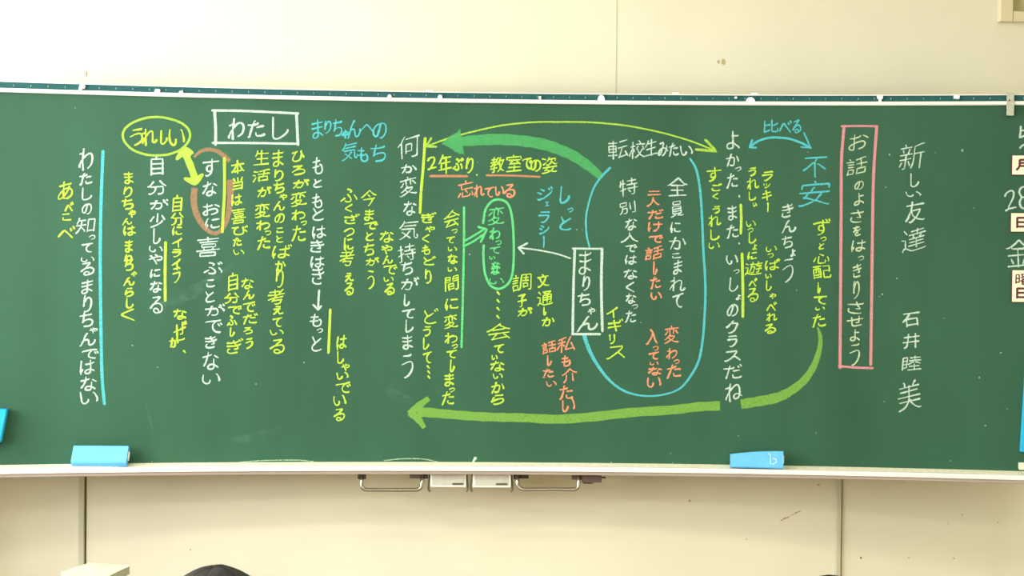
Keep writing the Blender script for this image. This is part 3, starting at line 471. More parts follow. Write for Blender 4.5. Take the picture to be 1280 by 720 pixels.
def write(bm, c, x0, x1, z0, z1, wd, fn=onboard, hand=True, mx_=0):
    if c in 'っッ' and hand:                            # the small kana keep their open curl
        xm, zm = (x0+x1)/2, (z0+z1)/2; hx, hz_ = max(x1-x0, 17)/2, max(z1-z0, 13)/2; x0, x1, z0, z1 = xm-hx, xm+hx, zm-hz_, zm+hz_
    st = glyph(c); r = random.Random(ord(c)*31+int(x0)); k = (r.uniform(.14, .26) if c in KCOMPLEX else r.uniform(.08, .20)) if hand else 0; a = r.uniform(-.03, .03) if hand else 0
    p1, p2 = r.uniform(0, 6), r.uniform(0, 6); am = .03 if hand else 0
    Q = []
    for s in st:
        Q.append([(x+a*y+am*math.sin(5*y+p1), y+k*(x-.5)+am*math.sin(5*x+p2)) for x, y in s])
    al = [p for s in Q for p in s]
    xa, xb = min(p[0] for p in al), max(p[0] for p in al); ya, yb = min(p[1] for p in al), max(p[1] for p in al)
    if xb-xa < 1e-3: xb = xa+1
    if yb-ya < 1e-3: yb = ya+1
    n = sum(len(s) for s in st)
    for s in Q:
        pts = [(x0+(x-xa)/(xb-xa)*(x1-x0), z0+(y-ya)/(yb-ya)*(z1-z0)) for x, y in s]
        if hand and len(pts) > 1:                      # pen overshoot makes every stroke end a little differently
            e = r.uniform(0, 1.5); dx, dy = pts[-1][0]-pts[-2][0], pts[-1][1]-pts[-2][1]; L = math.hypot(dx, dy) or 1
            pts[-1] = (pts[-1][0]+dx/L*e, pts[-1][1]+dy/L*e)
        ribbon(bm, pts, [wd*r.uniform(.88, 1.08) if hand else wd]*len(pts), fn, hand)
WRITING = [
('white', 6.4, 'white chalk column reading 新しい友達 near the right end', '新 し い 友 達', (1478,1557,1886,1973, 1516,1540,1829,1871, 1501,1548,1797,1812, 1502,1559,1711,1778, 1490,1565,1612,1693)),
('white', 6.4, 'white chalk column reading 石井睦美 below 新しい友達', '石 井 睦 美', (1497,1548,1368,1415, 1499,1548,1296,1345, 1496,1556,1223,1270, 1486,1558,1085,1190)),
('pale', 5.9, 'pale chalk column reading お話のよさをはっきりさせよう inside the pink frame', 'お 話 の よ さ を は っ き り さ せ よ う', (1314,1375,1949,2000, 1309,1373,1865,1927, 1335,1362,1820,1846, 1334,1363,1767,1806, 1323,1363,1711,1751, 1332,1354,1666,1697, 1327,1371,1614,1651, 1354,1362,1588,1596, 1332,1358,1529,1571, 1336,1353,1458,1515, 1317,1367,1409,1447, 1316,1364,1367,1399, 1327,1355,1318,1355, 1325,1356,1237,1308)),
('yellow', 6.9, 'yellow chalk column reading ずっと心配していた above the curved green band', 'ず っ と 心 配 し て い た', (1202,1254,1668,1720, 1232,1237,1652,1656, 1221,1235,1621,1639, 1203,1253,1574,1604, 1202,1260,1522,1566, 1219,1225,1475,1509, 1207,1246,1439,1464, 1212,1240,1419,1428, 1203,1244,1362,1403)),
('cyan', 6.9, 'blue chalk column reading 不安', '不 安', (1167,1241,1860,1926, 1154,1252,1763,1845)),
('cyan', 6.9, 'blue chalk word 比べる above the double arrow', '比 べ る', (1036,1080,2008,2047, 1086,1123,2010,2045, 1130,1155,2006,2048)),
('white', 6.1, 'white chalk column reading きんちょう under 不安', 'き ん ち ょ う', (1098,1132,1726,1768, 1098,1142,1673,1714, 1099,1132,1624,1662, 1128,1141,1596,1618, 1103,1135,1510,1588)),
('yellow', 6.4, 'yellow chalk column reading ラッキー', 'ラ ッ キ |', (1032,1064,1847,1877, 1036,1057,1824,1836, 1032,1060,1782,1812, 1050,1051,1744,1772)),
('yellow', 6.4, 'yellow chalk column reading うれしい under the double arrow', 'う れ し い', (986,1008,1863,1889, 982,1018,1818,1852, 988,1009,1782,1808, 1002,1013,1761,1771)),
('yellow', 6.4, 'yellow chalk column reading いっしょに遊べる', 'い っ し ょ に 遊 べ る', (980,1010,1694,1712, 990,998,1679,1684, 990,1011,1639,1671, 1002,1015,1617,1635, 987,1014,1585,1608, 977,1034,1532,1576, 992,1016,1497,1521, 989,1021,1444,1487)),
('yellow', 6.4, 'yellow chalk column reading いっぱいしゃべれる under ラッキー', 'い っ ぱ い し ゃ べ れ る', (1047,1080,1611,1629, 1058,1065,1595,1601, 1044,1090,1550,1586, 1046,1064,1522,1536, 1049,1064,1482,1513, 1061,1080,1455,1471, 1052,1082,1416,1444, 1052,1084,1380,1406, 1047,1080,1339,1369)),
('white', 6.7, 'white chalk column reading よかった、また above いっしょの', 'よ か っ た 、 ま た 、', (913,952,1952,2010, 912,951,1894,1933, 947,955,1881,1888, 915,948,1822,1868, 955,956,1792,1797, 919,947,1715,1760, 917,954,1655,1697, 956,958,1635,1638)),
('white', 6.7, 'white chalk column reading いっしょのクラスだね', 'い っ し ょ の ク ラ ス だ ね', (916,952,1568,1597, 946,953,1540,1547, 927,953,1478,1522, 950,964,1450,1466, 921,954,1396,1433, 919,955,1338,1378, 924,952,1293,1329, 915,964,1244,1279, 913,969,1187,1233, 919,972,1110,1168)),
('yellow', 6.4, 'yellow chalk column reading すごくうれしい right of the blue loop', 'す ご く う れ し い', (848,892,1844,1888, 865,895,1812,1835, 868,885,1785,1803, 870,890,1738,1760, 856,894,1693,1729, 863,889,1649,1681, 857,891,1620,1638)),
('white', 6.4, 'white chalk heading 転校生みたい over the blue loop', '転 校 生 み た い', (520,584,1915,1979, 590,639,1917,1976, 643,680,1926,1980, 686,716,1928,1972, 721,751,1926,1968, 759,798,1930,1958)),
('white', 6.4, 'white chalk column reading 全員にかこまれて inside the blue loop', '全 員 に か こ ま れ て', (718,781,1794,1853, 731,769,1723,1777, 730,760,1672,1705, 726,778,1617,1655, 736,763,1587,1602, 741,767,1533,1578, 729,778,1477,1521, 739,771,1423,1468)),
('white', 6.4, 'white chalk column reading 特別な人ではなくなった', '特 別 な 人 で は な く な っ た', (559,616,1791,1852, 560,611,1730,1776, 579,615,1679,1716, 565,619,1638,1670, 580,616,1607,1629, 580,615,1565,1594, 576,617,1516,1548, 584,608,1473,1504, 584,614,1434,1465, 610,616,1420,1426, 582,615,1371,1409)),
('orange', 6.7, 'orange chalk column reading 二人だけで話したい', '二 人 だ け で 話 し た い', (653,695,1796,1809, 651,690,1759,1787, 654,702,1717,1748, 655,700,1676,1707, 659,703,1639,1661, 647,704,1580,1627, 674,684,1531,1573, 665,697,1484,1521, 667,700,1448,1471)),
('orange', 6.7, 'orange chalk column reading 変わった in the blue loop', '変 わ っ た', (713,758,1301,1359, 721,754,1250,1284, 751,757,1238,1243, 723,767,1185,1229)),
('orange', 6.7, 'orange chalk column reading 入っていない', '入 っ て い な い', (654,688,1298,1346, 680,687,1282,1287, 663,693,1249,1272, 666,692,1229,1238, 662,704,1196,1220, 658,701,1155,1187)),
('yellow', 6.7, 'yellow chalk column reading イギリス', 'イ ギ リ ス', (521,553,1387,1419, 525,572,1342,1380, 530,546,1299,1328, 522,579,1248,1291)),
('white', 7.7, 'white chalk column reading まりちゃん in the white box', 'ま り ち ゃ ん', (426,464,1530,1605, 439,460,1476,1523, 423,462,1426,1466, 458,479,1397,1417, 422,487,1338,1388)),
('orange', 6.9, 'orange chalk column reading 私も介たい', '私 も 介 た い', (354,412,1268,1321, 372,398,1222,1255, 374,420,1167,1212, 366,407,1111,1155, 375,414,1070,1112)),
('orange', 6.9, 'orange chalk column reading 話したい', '話 し た い', (304,349,1262,1306, 323,335,1224,1255, 310,343,1184,1212, 320,352,1154,1171)),
('cyan', 7.7, 'blue chalk column reading しっと', 'し っ と', (360,389,1767,1820, 392,396,1740,1747, 361,395,1677,1720)),
('cyan', 6.9, 'blue chalk column reading ジェラシー', 'ジ ェ ラ シ |', (285,333,1776,1819, 310,322,1756,1770, 290,323,1701,1736, 293,322,1663,1689, 306,307,1619,1654)),
('yellow', 6.9, 'yellow chalk column reading 文通しか', '文 通 し か', (288,324,1485,1526, 288,337,1424,1473, 309,315,1392,1417, 304,342,1356,1383)),
('yellow', 6.9, 'yellow chalk column reading 調子が', '調 子 が', (204,265,1470,1529, 222,249,1419,1460, 224,268,1388,1415)),
('mint', 6.9, 'green chalk column reading 変わっていない in the green oval', '変 わ っ て い な な い', (121,171,1691,1748, 127,159,1644,1679, 152,159,1630,1634, 128,160,1597,1618, 126,143,1577,1586, 134,158,1546,1567, 133,160,1526,1555, 127,173,1495,1512)),
('yellow', 6.9, 'dot', '・', (153,159,1460,1468)),
('yellow', 6.9, 'dot', '・', (153,159,1434,1441)),
('yellow', 6.9, 'dot', '・', (153,159,1408,1415)),
('yellow', 6.9, 'dot', '・', (153,159,1381,1388)),
('yellow', 6.9, 'yellow chalk column reading 会ていないから under the green oval', '会 て い な い か ら', (120,195,1308,1361, 146,175,1266,1292, 137,154,1242,1255, 134,176,1204,1235, 142,172,1179,1194, 138,177,1130,1164, 138,177,1092,1124)),
('yellow', 6.9, 'yellow chalk column reading 会っていない間に変わってしまった', '会 っ て い な い 間 に 変 わ っ て し ま っ た', (-26,23,1681,1738, 5,12,1667,1671, -17,8,1630,1650, -12,15,1604,1615, -12,17,1561,1590, -12,16,1536,1547, -22,22,1468,1523, -19,21,1406,1442, -22,21,1344,1389, -19,20,1296,1328, 10,16,1282,1288, -13,17,1247,1271, -1,11,1201,1238, -19,9,1153,1193, 2,7,1137,1142, -28,10,1090,1132)),
('yellow', 6.4, 'yellow chalk column reading ぎゃくもどり', 'ぎ ゃ く も ど り', (-101,-55,1696,1730, -87,-58,1666,1683, -98,-77,1631,1656, -98,-74,1591,1620, -92,-54,1556,1583, -87,-69,1495,1541)),
('yellow', 6.4, 'yellow chalk column reading どうして', 'ど う し て ・ ・ ・', (-88,-45,1361,1409, -92,-70,1320,1350, -91,-75,1275,1311, -91,-65,1230,1266, -78,-72,1212,1219, -76,-70,1195,1202, -75,-70,1178,1185)),
('yellow', 7.5, 'yellow chalk word reading 2年ぶり', '2 年 ぶ り 、', (-82,-55,1873,1914, -46,-5,1862,1921, 2,34,1873,1911, 46,67,1864,1912, 81,82,1856,1857)),
('yellow', 7.5, 'yellow chalk words reading 教室での姿', '教 室 で の 姿', (127,171,1866,1915, 180,228,1869,1924, 234,263,1880,1914, 262,293,1872,1908, 299,348,1864,1917)),
('orange', 6.7, 'orange chalk words reading 忘れている', '忘 れ て い る', (20,68,1781,1836, 73,105,1784,1822, 109,137,1784,1816, 144,170,1790,1818, 173,207,1784,1826)),
('white', 6.9, 'white chalk column reading 何か変な気持ちがしてしまう', '何 か 変 な 気 持 ち が し て し ま う', (-181,-112,1907,1986, -170,-122,1860,1887, -173,-120,1781,1846, -161,-121,1720,1765, -174,-114,1639,1700, -178,-122,1562,1625, -167,-131,1523,1563, -166,-110,1473,1513, -156,-141,1420,1456, -162,-124,1379,1408, -150,-128,1332,1371, -161,-129,1275,1318, -161,-127,1180,1257)),
('cyan', 6.9, 'blue chalk words reading まりちゃんへの', 'ま り ち ゃ ん へ の', (-465,-430,1971,2031, -423,-404,1988,2028, -397,-368,1980,2033, -365,-348,1974,1997, -347,-307,1973,2030, -304,-267,1998,2018, -264,-222,1975,2024)),
('cyan', 6.9, 'blue chalk words reading 気もち', '気 も ち', (-365,-316,1898,1957, -313,-282,1897,1942, -271,-224,1898,1950)),
('white', 6.7, 'white chalk column reading もともとはきはき', 'も と も と は き は き', (-462,-431,1854,1906, -458,-434,1809,1834, -462,-432,1742,1785, -460,-426,1700,1738, -461,-419,1641,1680, -466,-425,1595,1632, -466,-424,1544,1580, -460,-424,1489,1543)),
('white', 6.7, 'white chalk word もっと', 'も っ と', (-466,-431,1349,1388, -438,-431,1332,1337, -460,-430,1267,1313)),
('yellow', 6.4, 'yellow chalk column reading はしゃいでいる', 'は し ゃ い で い る', (-378,-349,1272,1318, -375,-357,1227,1264, -361,-337,1204,1224, -377,-341,1174,1196, -379,-333,1130,1163, -387,-348,1087,1119, -385,-352,1036,1074)),
('yellow', 6.4, 'yellow chalk column reading なやんでいる', 'な や ん で い る', (-237,-195,1630,1665, -232,-199,1592,1619, -228,-198,1557,1583, -224,-182,1525,1554, -224,-194,1500,1513, -220,-191,1456,1493)),
('yellow', 6.4, 'yellow chalk column reading 今までとちがう', '今 ま で と ち が う', (-301,-253,1751,1801, -290,-261,1702,1736, -290,-248,1674,1696, -284,-262,1635,1661, -291,-260,1586,1623, -283,-244,1553,1578, -278,-258,1475,1534)),
('yellow', 6.4, 'yellow chalk column reading ふくざつに考える', 'ふ く ざ つ に 考 え る', (-368,-317,1762,1804, -354,-333,1730,1753, -355,-309,1690,1722, -356,-325,1649,1674, -356,-328,1604,1641, -370,-324,1551,1601, -351,-327,1499,1524, -352,-326,1454,1492)),
('white', 8.0, 'white chalk word わたし in the white box', 'わ た し', (-736,-688,1963,2029, -673,-621,1970,2023, -593,-545,1966,2036)),
('yellow', 6.7, 'yellow chalk column reading ひろが変わった', 'ひ ろ が 変 わ た っ', (-529,-492,1893,1928, -529,-488,1849,1879, -524,-476,1805,1833, -532,-483,1744,1792, -528,-487,1700,1732, -528,-486,1631,1680, -492,-487,1688,1692)),
('yellow', 6.7, 'yellow chalk column reading まりちゃんのことばかり考えている', 'ま り ち ゃ ん の こ と ば か り 考 え て い る', (-592,-560,1876,1928, -585,-560,1828,1864, -588,-556,1788,1820, -568,-547,1766,1784, -588,-555,1731,1759, -584,-555,1691,1719, -578,-558,1658,1673, -578,-558,1626,1645, -591,-530,1574,1618, -581,-551,1533,1562, -578,-557,1477,1538, -604,-553,1421,1470, -586,-557,1388,1413, -588,-560,1348,1376, -597,-555,1320,1336, -596,-552,1259,1304)),
('yellow', 6.7, 'yellow chalk column reading 生活が変わった', '生 活 が 変 わ っ た', (-653,-608,1879,1927, -656,-604,1823,1865, -640,-599,1775,1807, -648,-603,1706,1750, -643,-602,1666,1694, -609,-604,1654,1658, -640,-602,1601,1642)),
('white', 6.9, 'white chalk column reading すなおに喜ぶことができない', 'す な お に 喜 ぶ こ と が で き な い', (-818,-770,1840,1896, -818,-774,1776,1820, -817,-766,1712,1748, -809,-765,1668,1700, -836,-765,1576,1639, -812,-756,1520,1558, -804,-780,1477,1500, -806,-780,1427,1460, -807,-748,1383,1419, -807,-755,1327,1367, -807,-772,1276,1313, -814,-766,1206,1261, -815,-761,1158,1190)),
('yellow', 6.4, 'yellow chalk column reading 本当は喜びたい', '本 当 は 喜 び た い', (-725,-687,1850,1892, -722,-691,1797,1838, -724,-694,1745,1782, -724,-680,1685,1734, -722,-674,1649,1678, -718,-694,1612,1638, -718,-685,1584,1598)),
('yellow', 6.4, 'yellow chalk column reading なんでだろう', 'な ん で だ ろ う', (-690,-654,1472,1505, -685,-652,1436,1465, -685,-648,1397,1428, -685,-640,1355,1389, -683,-656,1323,1344, -676,-655,1275,1308)),
('yellow', 6.4, 'yellow chalk column reading 自分でふしぎ', '自 分 で ふ し ぎ', (-733,-704,1464,1521, -745,-700,1423,1456, -732,-692,1389,1413, -736,-708,1351,1381, -727,-715,1315,1342, -736,-687,1258,1307)),
('yellow', 8.0, 'yellow chalk word うれしい in the yellow oval', 'う れ し い', (-1051,-1013,1936,1990, -1013,-968,1937,1987, -954,-935,1942,1984, -927,-880,1939,1989)),
('white', 6.9, 'white chalk column reading 自分が少しいやになる', '自 分 が 少 し い や に な る', (-984,-946,1841,1901, -993,-938,1777,1821, -985,-932,1730,1761, -985,-941,1670,1713, -975,-956,1617,1664, -988,-948,1590,1606, -987,-948,1551,1580, -984,-955,1506,1532, -984,-949,1458,1492, -984,-947,1390,1442)),
('yellow', 6.7, 'yellow chalk column reading 自分にイライラ', '自 分 に イ ラ イ ラ', (-915,-886,1722,1775, -920,-882,1678,1718, -914,-887,1646,1673, -914,-886,1606,1634, -914,-889,1574,1597, -915,-891,1532,1566, -913,-891,1490,1539)),
('yellow', 7.2, 'yellow chalk column reading なぜか、', 'な ぜ か 、', (-909,-872,1370,1402, -909,-870,1300,1363, -922,-896,1278,1307, -877,-873,1262,1266)),
('yellow', 6.7, 'yellow chalk column reading まりちゃんはまりちゃんらしく', 'ま り ち ゃ ん は ま り ち ゃ ん ら し く', (-1069,-1042,1811,1847, -1070,-1046,1767,1800, -1076,-1042,1728,1760, -1053,-1034,1702,1724, -1074,-1046,1676,1696, -1070,-1034,1642,1673, -1065,-1043,1588,1625, -1065,-1045,1550,1579, -1068,-1041,1529,1568, -1045,-1029,1509,1524, -1069,-1037,1479,1504, -1064,-1040,1443,1470, -1060,-1040,1406,1436, -1076,-1036,1366,1402)),
('white', 6.7, 'white chalk column reading わたしの知っているまりちゃんではない', 'わ た し の 知 っ て い る ま り ち ゃ ん で は な い', (-1211,-1170,1852,1920, -1209,-1172,1804,1841, -1201,-1173,1756,1793, -1201,-1173,1710,1742, -1220,-1161,1647,1695, -1173,-1166,1631,1638, -1200,-1168,1587,1615, -1203,-1164,1555,1570, -1203,-1164,1512,1552, -1201,-1168,1452,1496, -1195,-1171,1393,1445, -1205,-1167,1345,1389, -1175,-1152,1324,1340, -1205,-1159,1282,1322, -1198,-1149,1242,1270, -1204,-1162,1190,1235, -1201,-1155,1138,1180, -1204,-1150,1094,1131)),
('yellow', 6.9, 'yellow chalk column reading あべこべ at the far left', 'あ べ こ べ', (-1276,-1233,1756,1812, -1254,-1231,1719,1747, -1262,-1238,1689,1709, -1275,-1226,1634,1668)),
('white', 6.9, 'white chalk number 28 by the date cards', '2 8', (1817,1852,1751,1817, 1862,1892,1759,1830)),
('white', 6.4, 'white chalk character 金 by the date cards', '金', (1824,1898,1568,1655)),]
KCOMPLEX = set('新達話特別員調通間遊配喜教室転校変姿知活睦生持考気何私会今介心忘')
for col, wd, lab, chars, nums in WRITING:
    bm = bmesh.new()
    for i, ch in enumerate(chars.split(' ')):
        x0, x1, z0, z1 = nums[i*4:i*4+4]
        write(bm, ch, x0, x1, z0, z1, wd*(.74 if ch in KCOMPLEX else .9)*(.58 if ch in 'っッ' else .75 if z1-z0 < 22 and ch not in '・、|' else 1))
    cpart('chalk_dot' if lab == 'dot' else 'chalk_writing', bm, CH[col], smooth='keep', label=None if lab == 'dot' else lab)
LINES = [
('chalk_frame','pink chalk frame around お話のよさをはっきりさせよう','pink',[([(1289,2028),(1349,2029),(1406,2028)],[6.9]),([(1297,2028),(1290,1916),(1291,1757),(1292,1572),(1293,1386),(1294,1227)],[9.6]),([(1403,2028),(1395,1864),(1394,1679),(1394,1493),(1394,1387),(1394,1239)],[9.6]),([(1290,1233),(1346,1229),(1401,1228)],[7.5])]),
('chalk_frame','white chalk frame around まりちゃん','white',[([(403,1615),(502,1615)],[6.4]),([(410,1614),(407,1483),(406,1331)],[8.5]),([(501,1615),(500,1484),(505,1340)],[9.1]),([(404,1329),(497,1330)],[8.0])]),
('chalk_frame','white chalk frame around わたし','white',[([(-790,2055),(-701,2056),(-610,2054),(-511,2051)],[8.0]),([(-783,2055),(-779,1998),(-779,1943)],[9.1]),([(-517,2051),(-514,2003),(-511,1948)],[9.1]),([(-788,1949),(-648,1951),(-510,1951)],[7.5])]),
('chalk_line','yellow chalk bar beside また','yellow',[([(961,1766),(963,1715),(962,1670)],[8.5])]),
('chalk_line','yellow chalk bar beside いっしょの','yellow',[([(967,1603),(971,1489),(972,1393)],[9.1])]),
('chalk_line','yellow chalk bar beside 何か変な','yellow',[([(-92,1976),(-98,1878),(-104,1798),(-107,1729)],[9.1])]),
('chalk_line','yellow chalk bar beside もっと','yellow',[([(-401,1404),(-403,1343),(-406,1261)],[8.5])]),
('chalk_line','yellow chalk bar beside すなおに','yellow',[([(-750,1899),(-749,1789),(-753,1710),(-755,1657)],[9.1])]),
('chalk_line','yellow chalk bar beside いやになる','yellow',[([(-937,1621),(-938,1524),(-937,1430)],[9.1])]),
('chalk_line','blue chalk bar beside わたしの知っている','cyan',[([(-1137,1914),(-1142,1756),(-1144,1574),(-1141,1366),(-1136,1184),(-1128,1093)],[10.2])]),
('chalk_line','green chalk bar beside 会っていない間に','mint',[([(39,1749),(40,1640),(38,1453),(35,1282)],[7.5])]),
('chalk_underline','orange chalk line under 2年ぶり','brick',[([(-74,1851),(-15,1852),(49,1852)],[8.0])]),
('chalk_underline','orange chalk line under 教室での姿','brick',[([(113,1856),(198,1856),(291,1853)],[6.4])]),
('chalk_oval','yellow chalk oval around うれしい','lime',[([(-915,2022),(-894,2014),(-878,2004),(-866,1991),(-861,1977),(-862,1963),(-868,1949),(-878,1936),(-892,1924),(-910,1915),(-931,1908),(-955,1905),(-980,1904),(-1004,1907),(-1025,1913),(-1043,1921),(-1057,1932),(-1068,1945),(-1074,1958),(-1075,1972),(-1070,1986),(-1058,1999),(-1042,2010),(-1022,2019),(-999,2026),(-976,2029),(-952,2029),(-928,2025),(-906,2019)],[7.5])]),
('chalk_oval','green chalk oval around 変わっていない','mint',[([(103,1697),(111,1742),(131,1769),(155,1776),(180,1767),(194,1742),(202,1698),(206,1633),(206,1567),(201,1522),(187,1494),(158,1478),(130,1489),(113,1522),(107,1558),(105,1599),(106,1623)],[8.0])]),
('chalk_arrow','thin yellow-green chalk arc with arrowheads at both ends','lime',[([(-85,1950),(-30,1972),(27,1990),(92,2007),(165,2023),(247,2033),(304,2036),(344,2036),(409,2037),(482,2035),(572,2027),(654,2013),(727,1996),(800,1974),(874,1945)],[5.6]),([(-72,1977),(-89,1949),(-55,1949)],[6.9]),([(841,1981),(878,1943),(810,1949)],[8.5])]),
('chalk_arrow','broad green chalk arrow curving down to the blue loop','band_green',[([(-9,1964),(68,1971),(149,1976),(231,1972),(304,1961),(353,1945),(402,1924),(451,1892),(494,1856)],[29.4,34.7,37.4,36.1,37.4,36.1,34.7,32.1,24.0]),([(-36,1959),(-21,1962),(-1,1964),(18,1964),(31,1966)],[4.0,21.4,50.8,72.1,88.1])]),
('chalk_loop','blue chalk loop around the column 全員にかこまれて','cyan',[([(525,1885),(497,1856),(472,1819),(457,1774),(447,1725),(447,1684),(451,1651),(459,1621)],[8.0,7.5,6.7,5.9,6.4,6.9,6.4,5.9]),([(445,1323),(462,1276),(487,1231),(520,1187),(557,1154),(598,1134),(647,1125),(696,1127),(745,1140),(777,1161),(809,1206),(829,1251),(840,1317),(845,1390),(847,1472),(844,1545),(839,1606),(834,1704),(829,1777),(822,1838),(810,1887),(791,1918)],[13.4,12.3,10.7,9.6,8.0,6.9,6.4,5.9,5.9,6.9,8.0,8.0,8.0,8.0,8.0,8.0,8.0,8.0,8.0,8.0,8.0,6.4])]),
('chalk_arrow','broad green chalk arrow along the bottom of the board','band_olive',[([(1219,1361),(1228,1330),(1226,1289),(1208,1232),(1176,1183),(1129,1145),(1081,1123),(1024,1111),(969,1101)],[5.3,13.4,16.0,21.4,25.4,29.4,33.4,33.4,32.1]),([(900,1095),(822,1090),(740,1079),(607,1069),(476,1053),(354,1044),(240,1048),(158,1049),(77,1052),(-5,1058),(-78,1064),(-111,1064)],[30.7,30.7,30.7,30.7,30.7,30.7,29.4,29.4,29.4,29.4,32.1,32.1]),([(-72,1111),(-103,1088),(-137,1059)],[16.0,24.0,21.4]),([(-86,1012),(-107,1041),(-137,1064)],[13.4,24.0,21.4])]),
('chalk_arrow','blue double chalk arrow under 比べる','cyan',[([(988,1959),(1014,1977),(1046,1988),(1078,1990),(1118,1986),(1159,1972),(1189,1956)],[7.5]),([(996,1981),(987,1957),(1010,1956)],[6.4]),([(1166,2006),(1189,1956),(1157,1959)],[5.3])]),
('chalk_arrow','white chalk arrow from まりちゃん to the green oval','white',[([(396,1582),(349,1597),(284,1609),(223,1616)],[5.1]),([(251,1631),(222,1616),(240,1596)],[6.4])]),
('chalk_arrow','green double-line chalk arrow to the green oval','mint',[([(43,1637),(75,1656),(107,1676)],[6.9]),([(44,1621),(75,1638),(110,1663)],[6.9]),([(87,1684),(116,1676),(96,1634)],[7.5])]),
('chalk_arrow','white chalk arrow between はきはき and もっと','white',[([(-438,1468),(-440,1436),(-441,1403)],[6.9]),([(-457,1420),(-441,1403),(-431,1416)],[6.4])]),
('chalk_oval','brown chalk oval around すなおに','band_brown',[([(-848,1901),(-828,1919),(-801,1927),(-773,1922),(-749,1905),(-733,1889)],[8.0,10.7,12.0,13.4,16.0,13.4]),([(-845,1801),(-848,1765),(-843,1729),(-828,1693),(-807,1666),(-779,1652),(-756,1666),(-740,1699),(-732,1743),(-729,1783),(-731,1829)],[20.0,21.4,20.0,18.7,14.7,13.4,13.4,16.0,18.7,21.4,21.4])]),
('chalk_arrow','thick yellow double chalk arrow below うれしい','lime_solid',[([(-879,1918),(-859,1873),(-842,1825)],[21.4,22.7,21.4]),([(-902,1894),(-879,1923),(-853,1915)],[10.7,24.0,10.7]),([(-876,1830),(-845,1821),(-821,1844)],[10.7,24.0,10.7]),([(-891,1908),(-863,1910)],[16.0]),([(-863,1825),(-831,1833)],[16.0])]),
('chalk_writing','white chalk stroke over the date cards','white',[([(1864,2027),(1863,2009),(1861,1990),(1874,1996),(1892,2003)],[6.4]),([(1865,2013),(1892,2016)],[5.3]),([(1862,1956),(1872,1966),(1895,1969)],[5.9])]),
('chalk_smear','pale chalk dust line above the tray','dust',[([(-693,899),(-615,904),(-510,905),(-452,900)],[3.2])]),
('chalk_smear','pale chalk dust line above the handle','dust',[([(-219,903),(-158,909),(-87,908),(-39,898)],[3.5])]),
('wiped_smear','faint wiped smear near なぜか','haze',[([(-954,1419),(-890,1441),(-813,1478),(-723,1547)],[16.0,37.4,42.7,13.4])]),
('wiped_smear','faint teal smear above the big arrowhead','haze',[([(-211,1137),(-179,1121),(-136,1105)],[21.4,42.7,18.7])]),
('wiped_smear','faint upright streak at lower left','haze',[([(-998,1100),(-987,1053),(-972,1005)],[5.3,10.7,5.3])]),
('wiped_smear','faint smear over the tray at lower left','haze',[([(-732,967),(-641,985),(-558,1014)],[13.4,32.1,10.7])]),
('chalk_mark','short white chalk mark above the tray','white',[([(85,912),(79,903),(74,892)],[10.7,6.7,4.0])])]
for name, lab, col, strokes in LINES:
    bm = bmesh.new()
    for pts, wid in strokes:
        if len(wid) == 1: wid = wid*len(pts)
        if len(pts) > 2:                               # Catmull-Rom through the measured points
            q = []; ww = []
            for i in range(len(pts)-1):
                p0, p1, p2, p3 = pts[max(i-1, 0)], pts[i], pts[i+1], pts[min(i+2, len(pts)-1)]
                v1 = (p1[0]-p0[0], p1[1]-p0[1]); v2 = (p2[0]-p1[0], p2[1]-p1[1]); l = (math.hypot(*v1) or 1)*(math.hypot(*v2) or 1)
                v3 = (p3[0]-p2[0], p3[1]-p2[1]); l3 = (math.hypot(*v3) or 1)*(math.hypot(*v2) or 1)
                s1 = 1 if i and (v1[0]*v2[0]+v1[1]*v2[1])/l > .3 else 0; s2 = 1 if (v3[0]*v2[0]+v3[1]*v2[1])/l3 > .3 else 0
                m1 = tuple((p2[k]-p0[k])*.5*s1 for k in (0, 1)); m2 = tuple((p3[k]-p1[k])*.5*s2 for k in (0, 1))
                if not s1: m1 = tuple(p2[k]-p1[k] for k in (0, 1))
                if not s2: m2 = tuple(p2[k]-p1[k] for k in (0, 1))
                for j in range(5):
                    t = j/5; h = (2*t**3-3*t*t+1, t**3-2*t*t+t, -2*t**3+3*t*t, t**3-t*t)
                    q.append(tuple(h[0]*p1[k]+h[1]*m1[k]+h[2]*p2[k]+h[3]*m2[k] for k in (0, 1))); ww.append(wid[i]+(wid[i+1]-wid[i])*t)
            q.append(pts[-1]); ww.append(wid[-1]); pts, wid = q, ww
        wid = [x*(1+.05*math.sin(i*1.7)) for i, x in enumerate(wid)]
        ribbon(bm, pts, wid, onboard, False, col.startswith('band') and max(wid) > 14)
    cpart(name, bm, CH[col], smooth='keep', label=lab)
bm = bmesh.new()
for i, (x, y, r_) in enumerate([(1446,1935,4.0),(1680,1949,5.3),(1593,1941,2.0),(1435,1827,2.7),(1718,1760,2.4),(1475,1526,3.7),(1429,1473,4.0),(1419,1465,2.7),(1629,1396,2.1),(1811,1285,4.0),(1744,1203,3.5),(1439,1118,2.9),(1834,1102,2.7),(1766,1045,4.0),(1149,1483,3.3),(1180,1942,2.0),(1656,926,2.4),(962,995,2.7),(737,933,2.4),(1218,1010,2.4),(-486,1229,2.7),(-642,1157,3.2),(59,1592,3.2),(205,1679,2.1),(416,1678,3.2),(435,1676,2.1),(-1040,1283,2.7),(-960,1212,2.7),(-1042,1285,2.0),(83,1899,1.9),(-885,1446,2.1),(-976,903,2.7),(539,901,2.7),(745,903,2.7),(-41,1135,2.0),(-869,899,2.1),(-1225,2052,1.6),(633,1370,2.1),(835,1423,1.9)]):
    r = random.Random(i); a0 = r.uniform(0, 6)
    bm.faces.new([bm.verts.new(onboard(x+r_*r.uniform(.6, 1.1)*math.cos(a0+k*PI/3.5), y+r_*r.uniform(.6, 1.1)*math.sin(a0+k*PI/3.5), .0009)) for k in range(7)][::1])
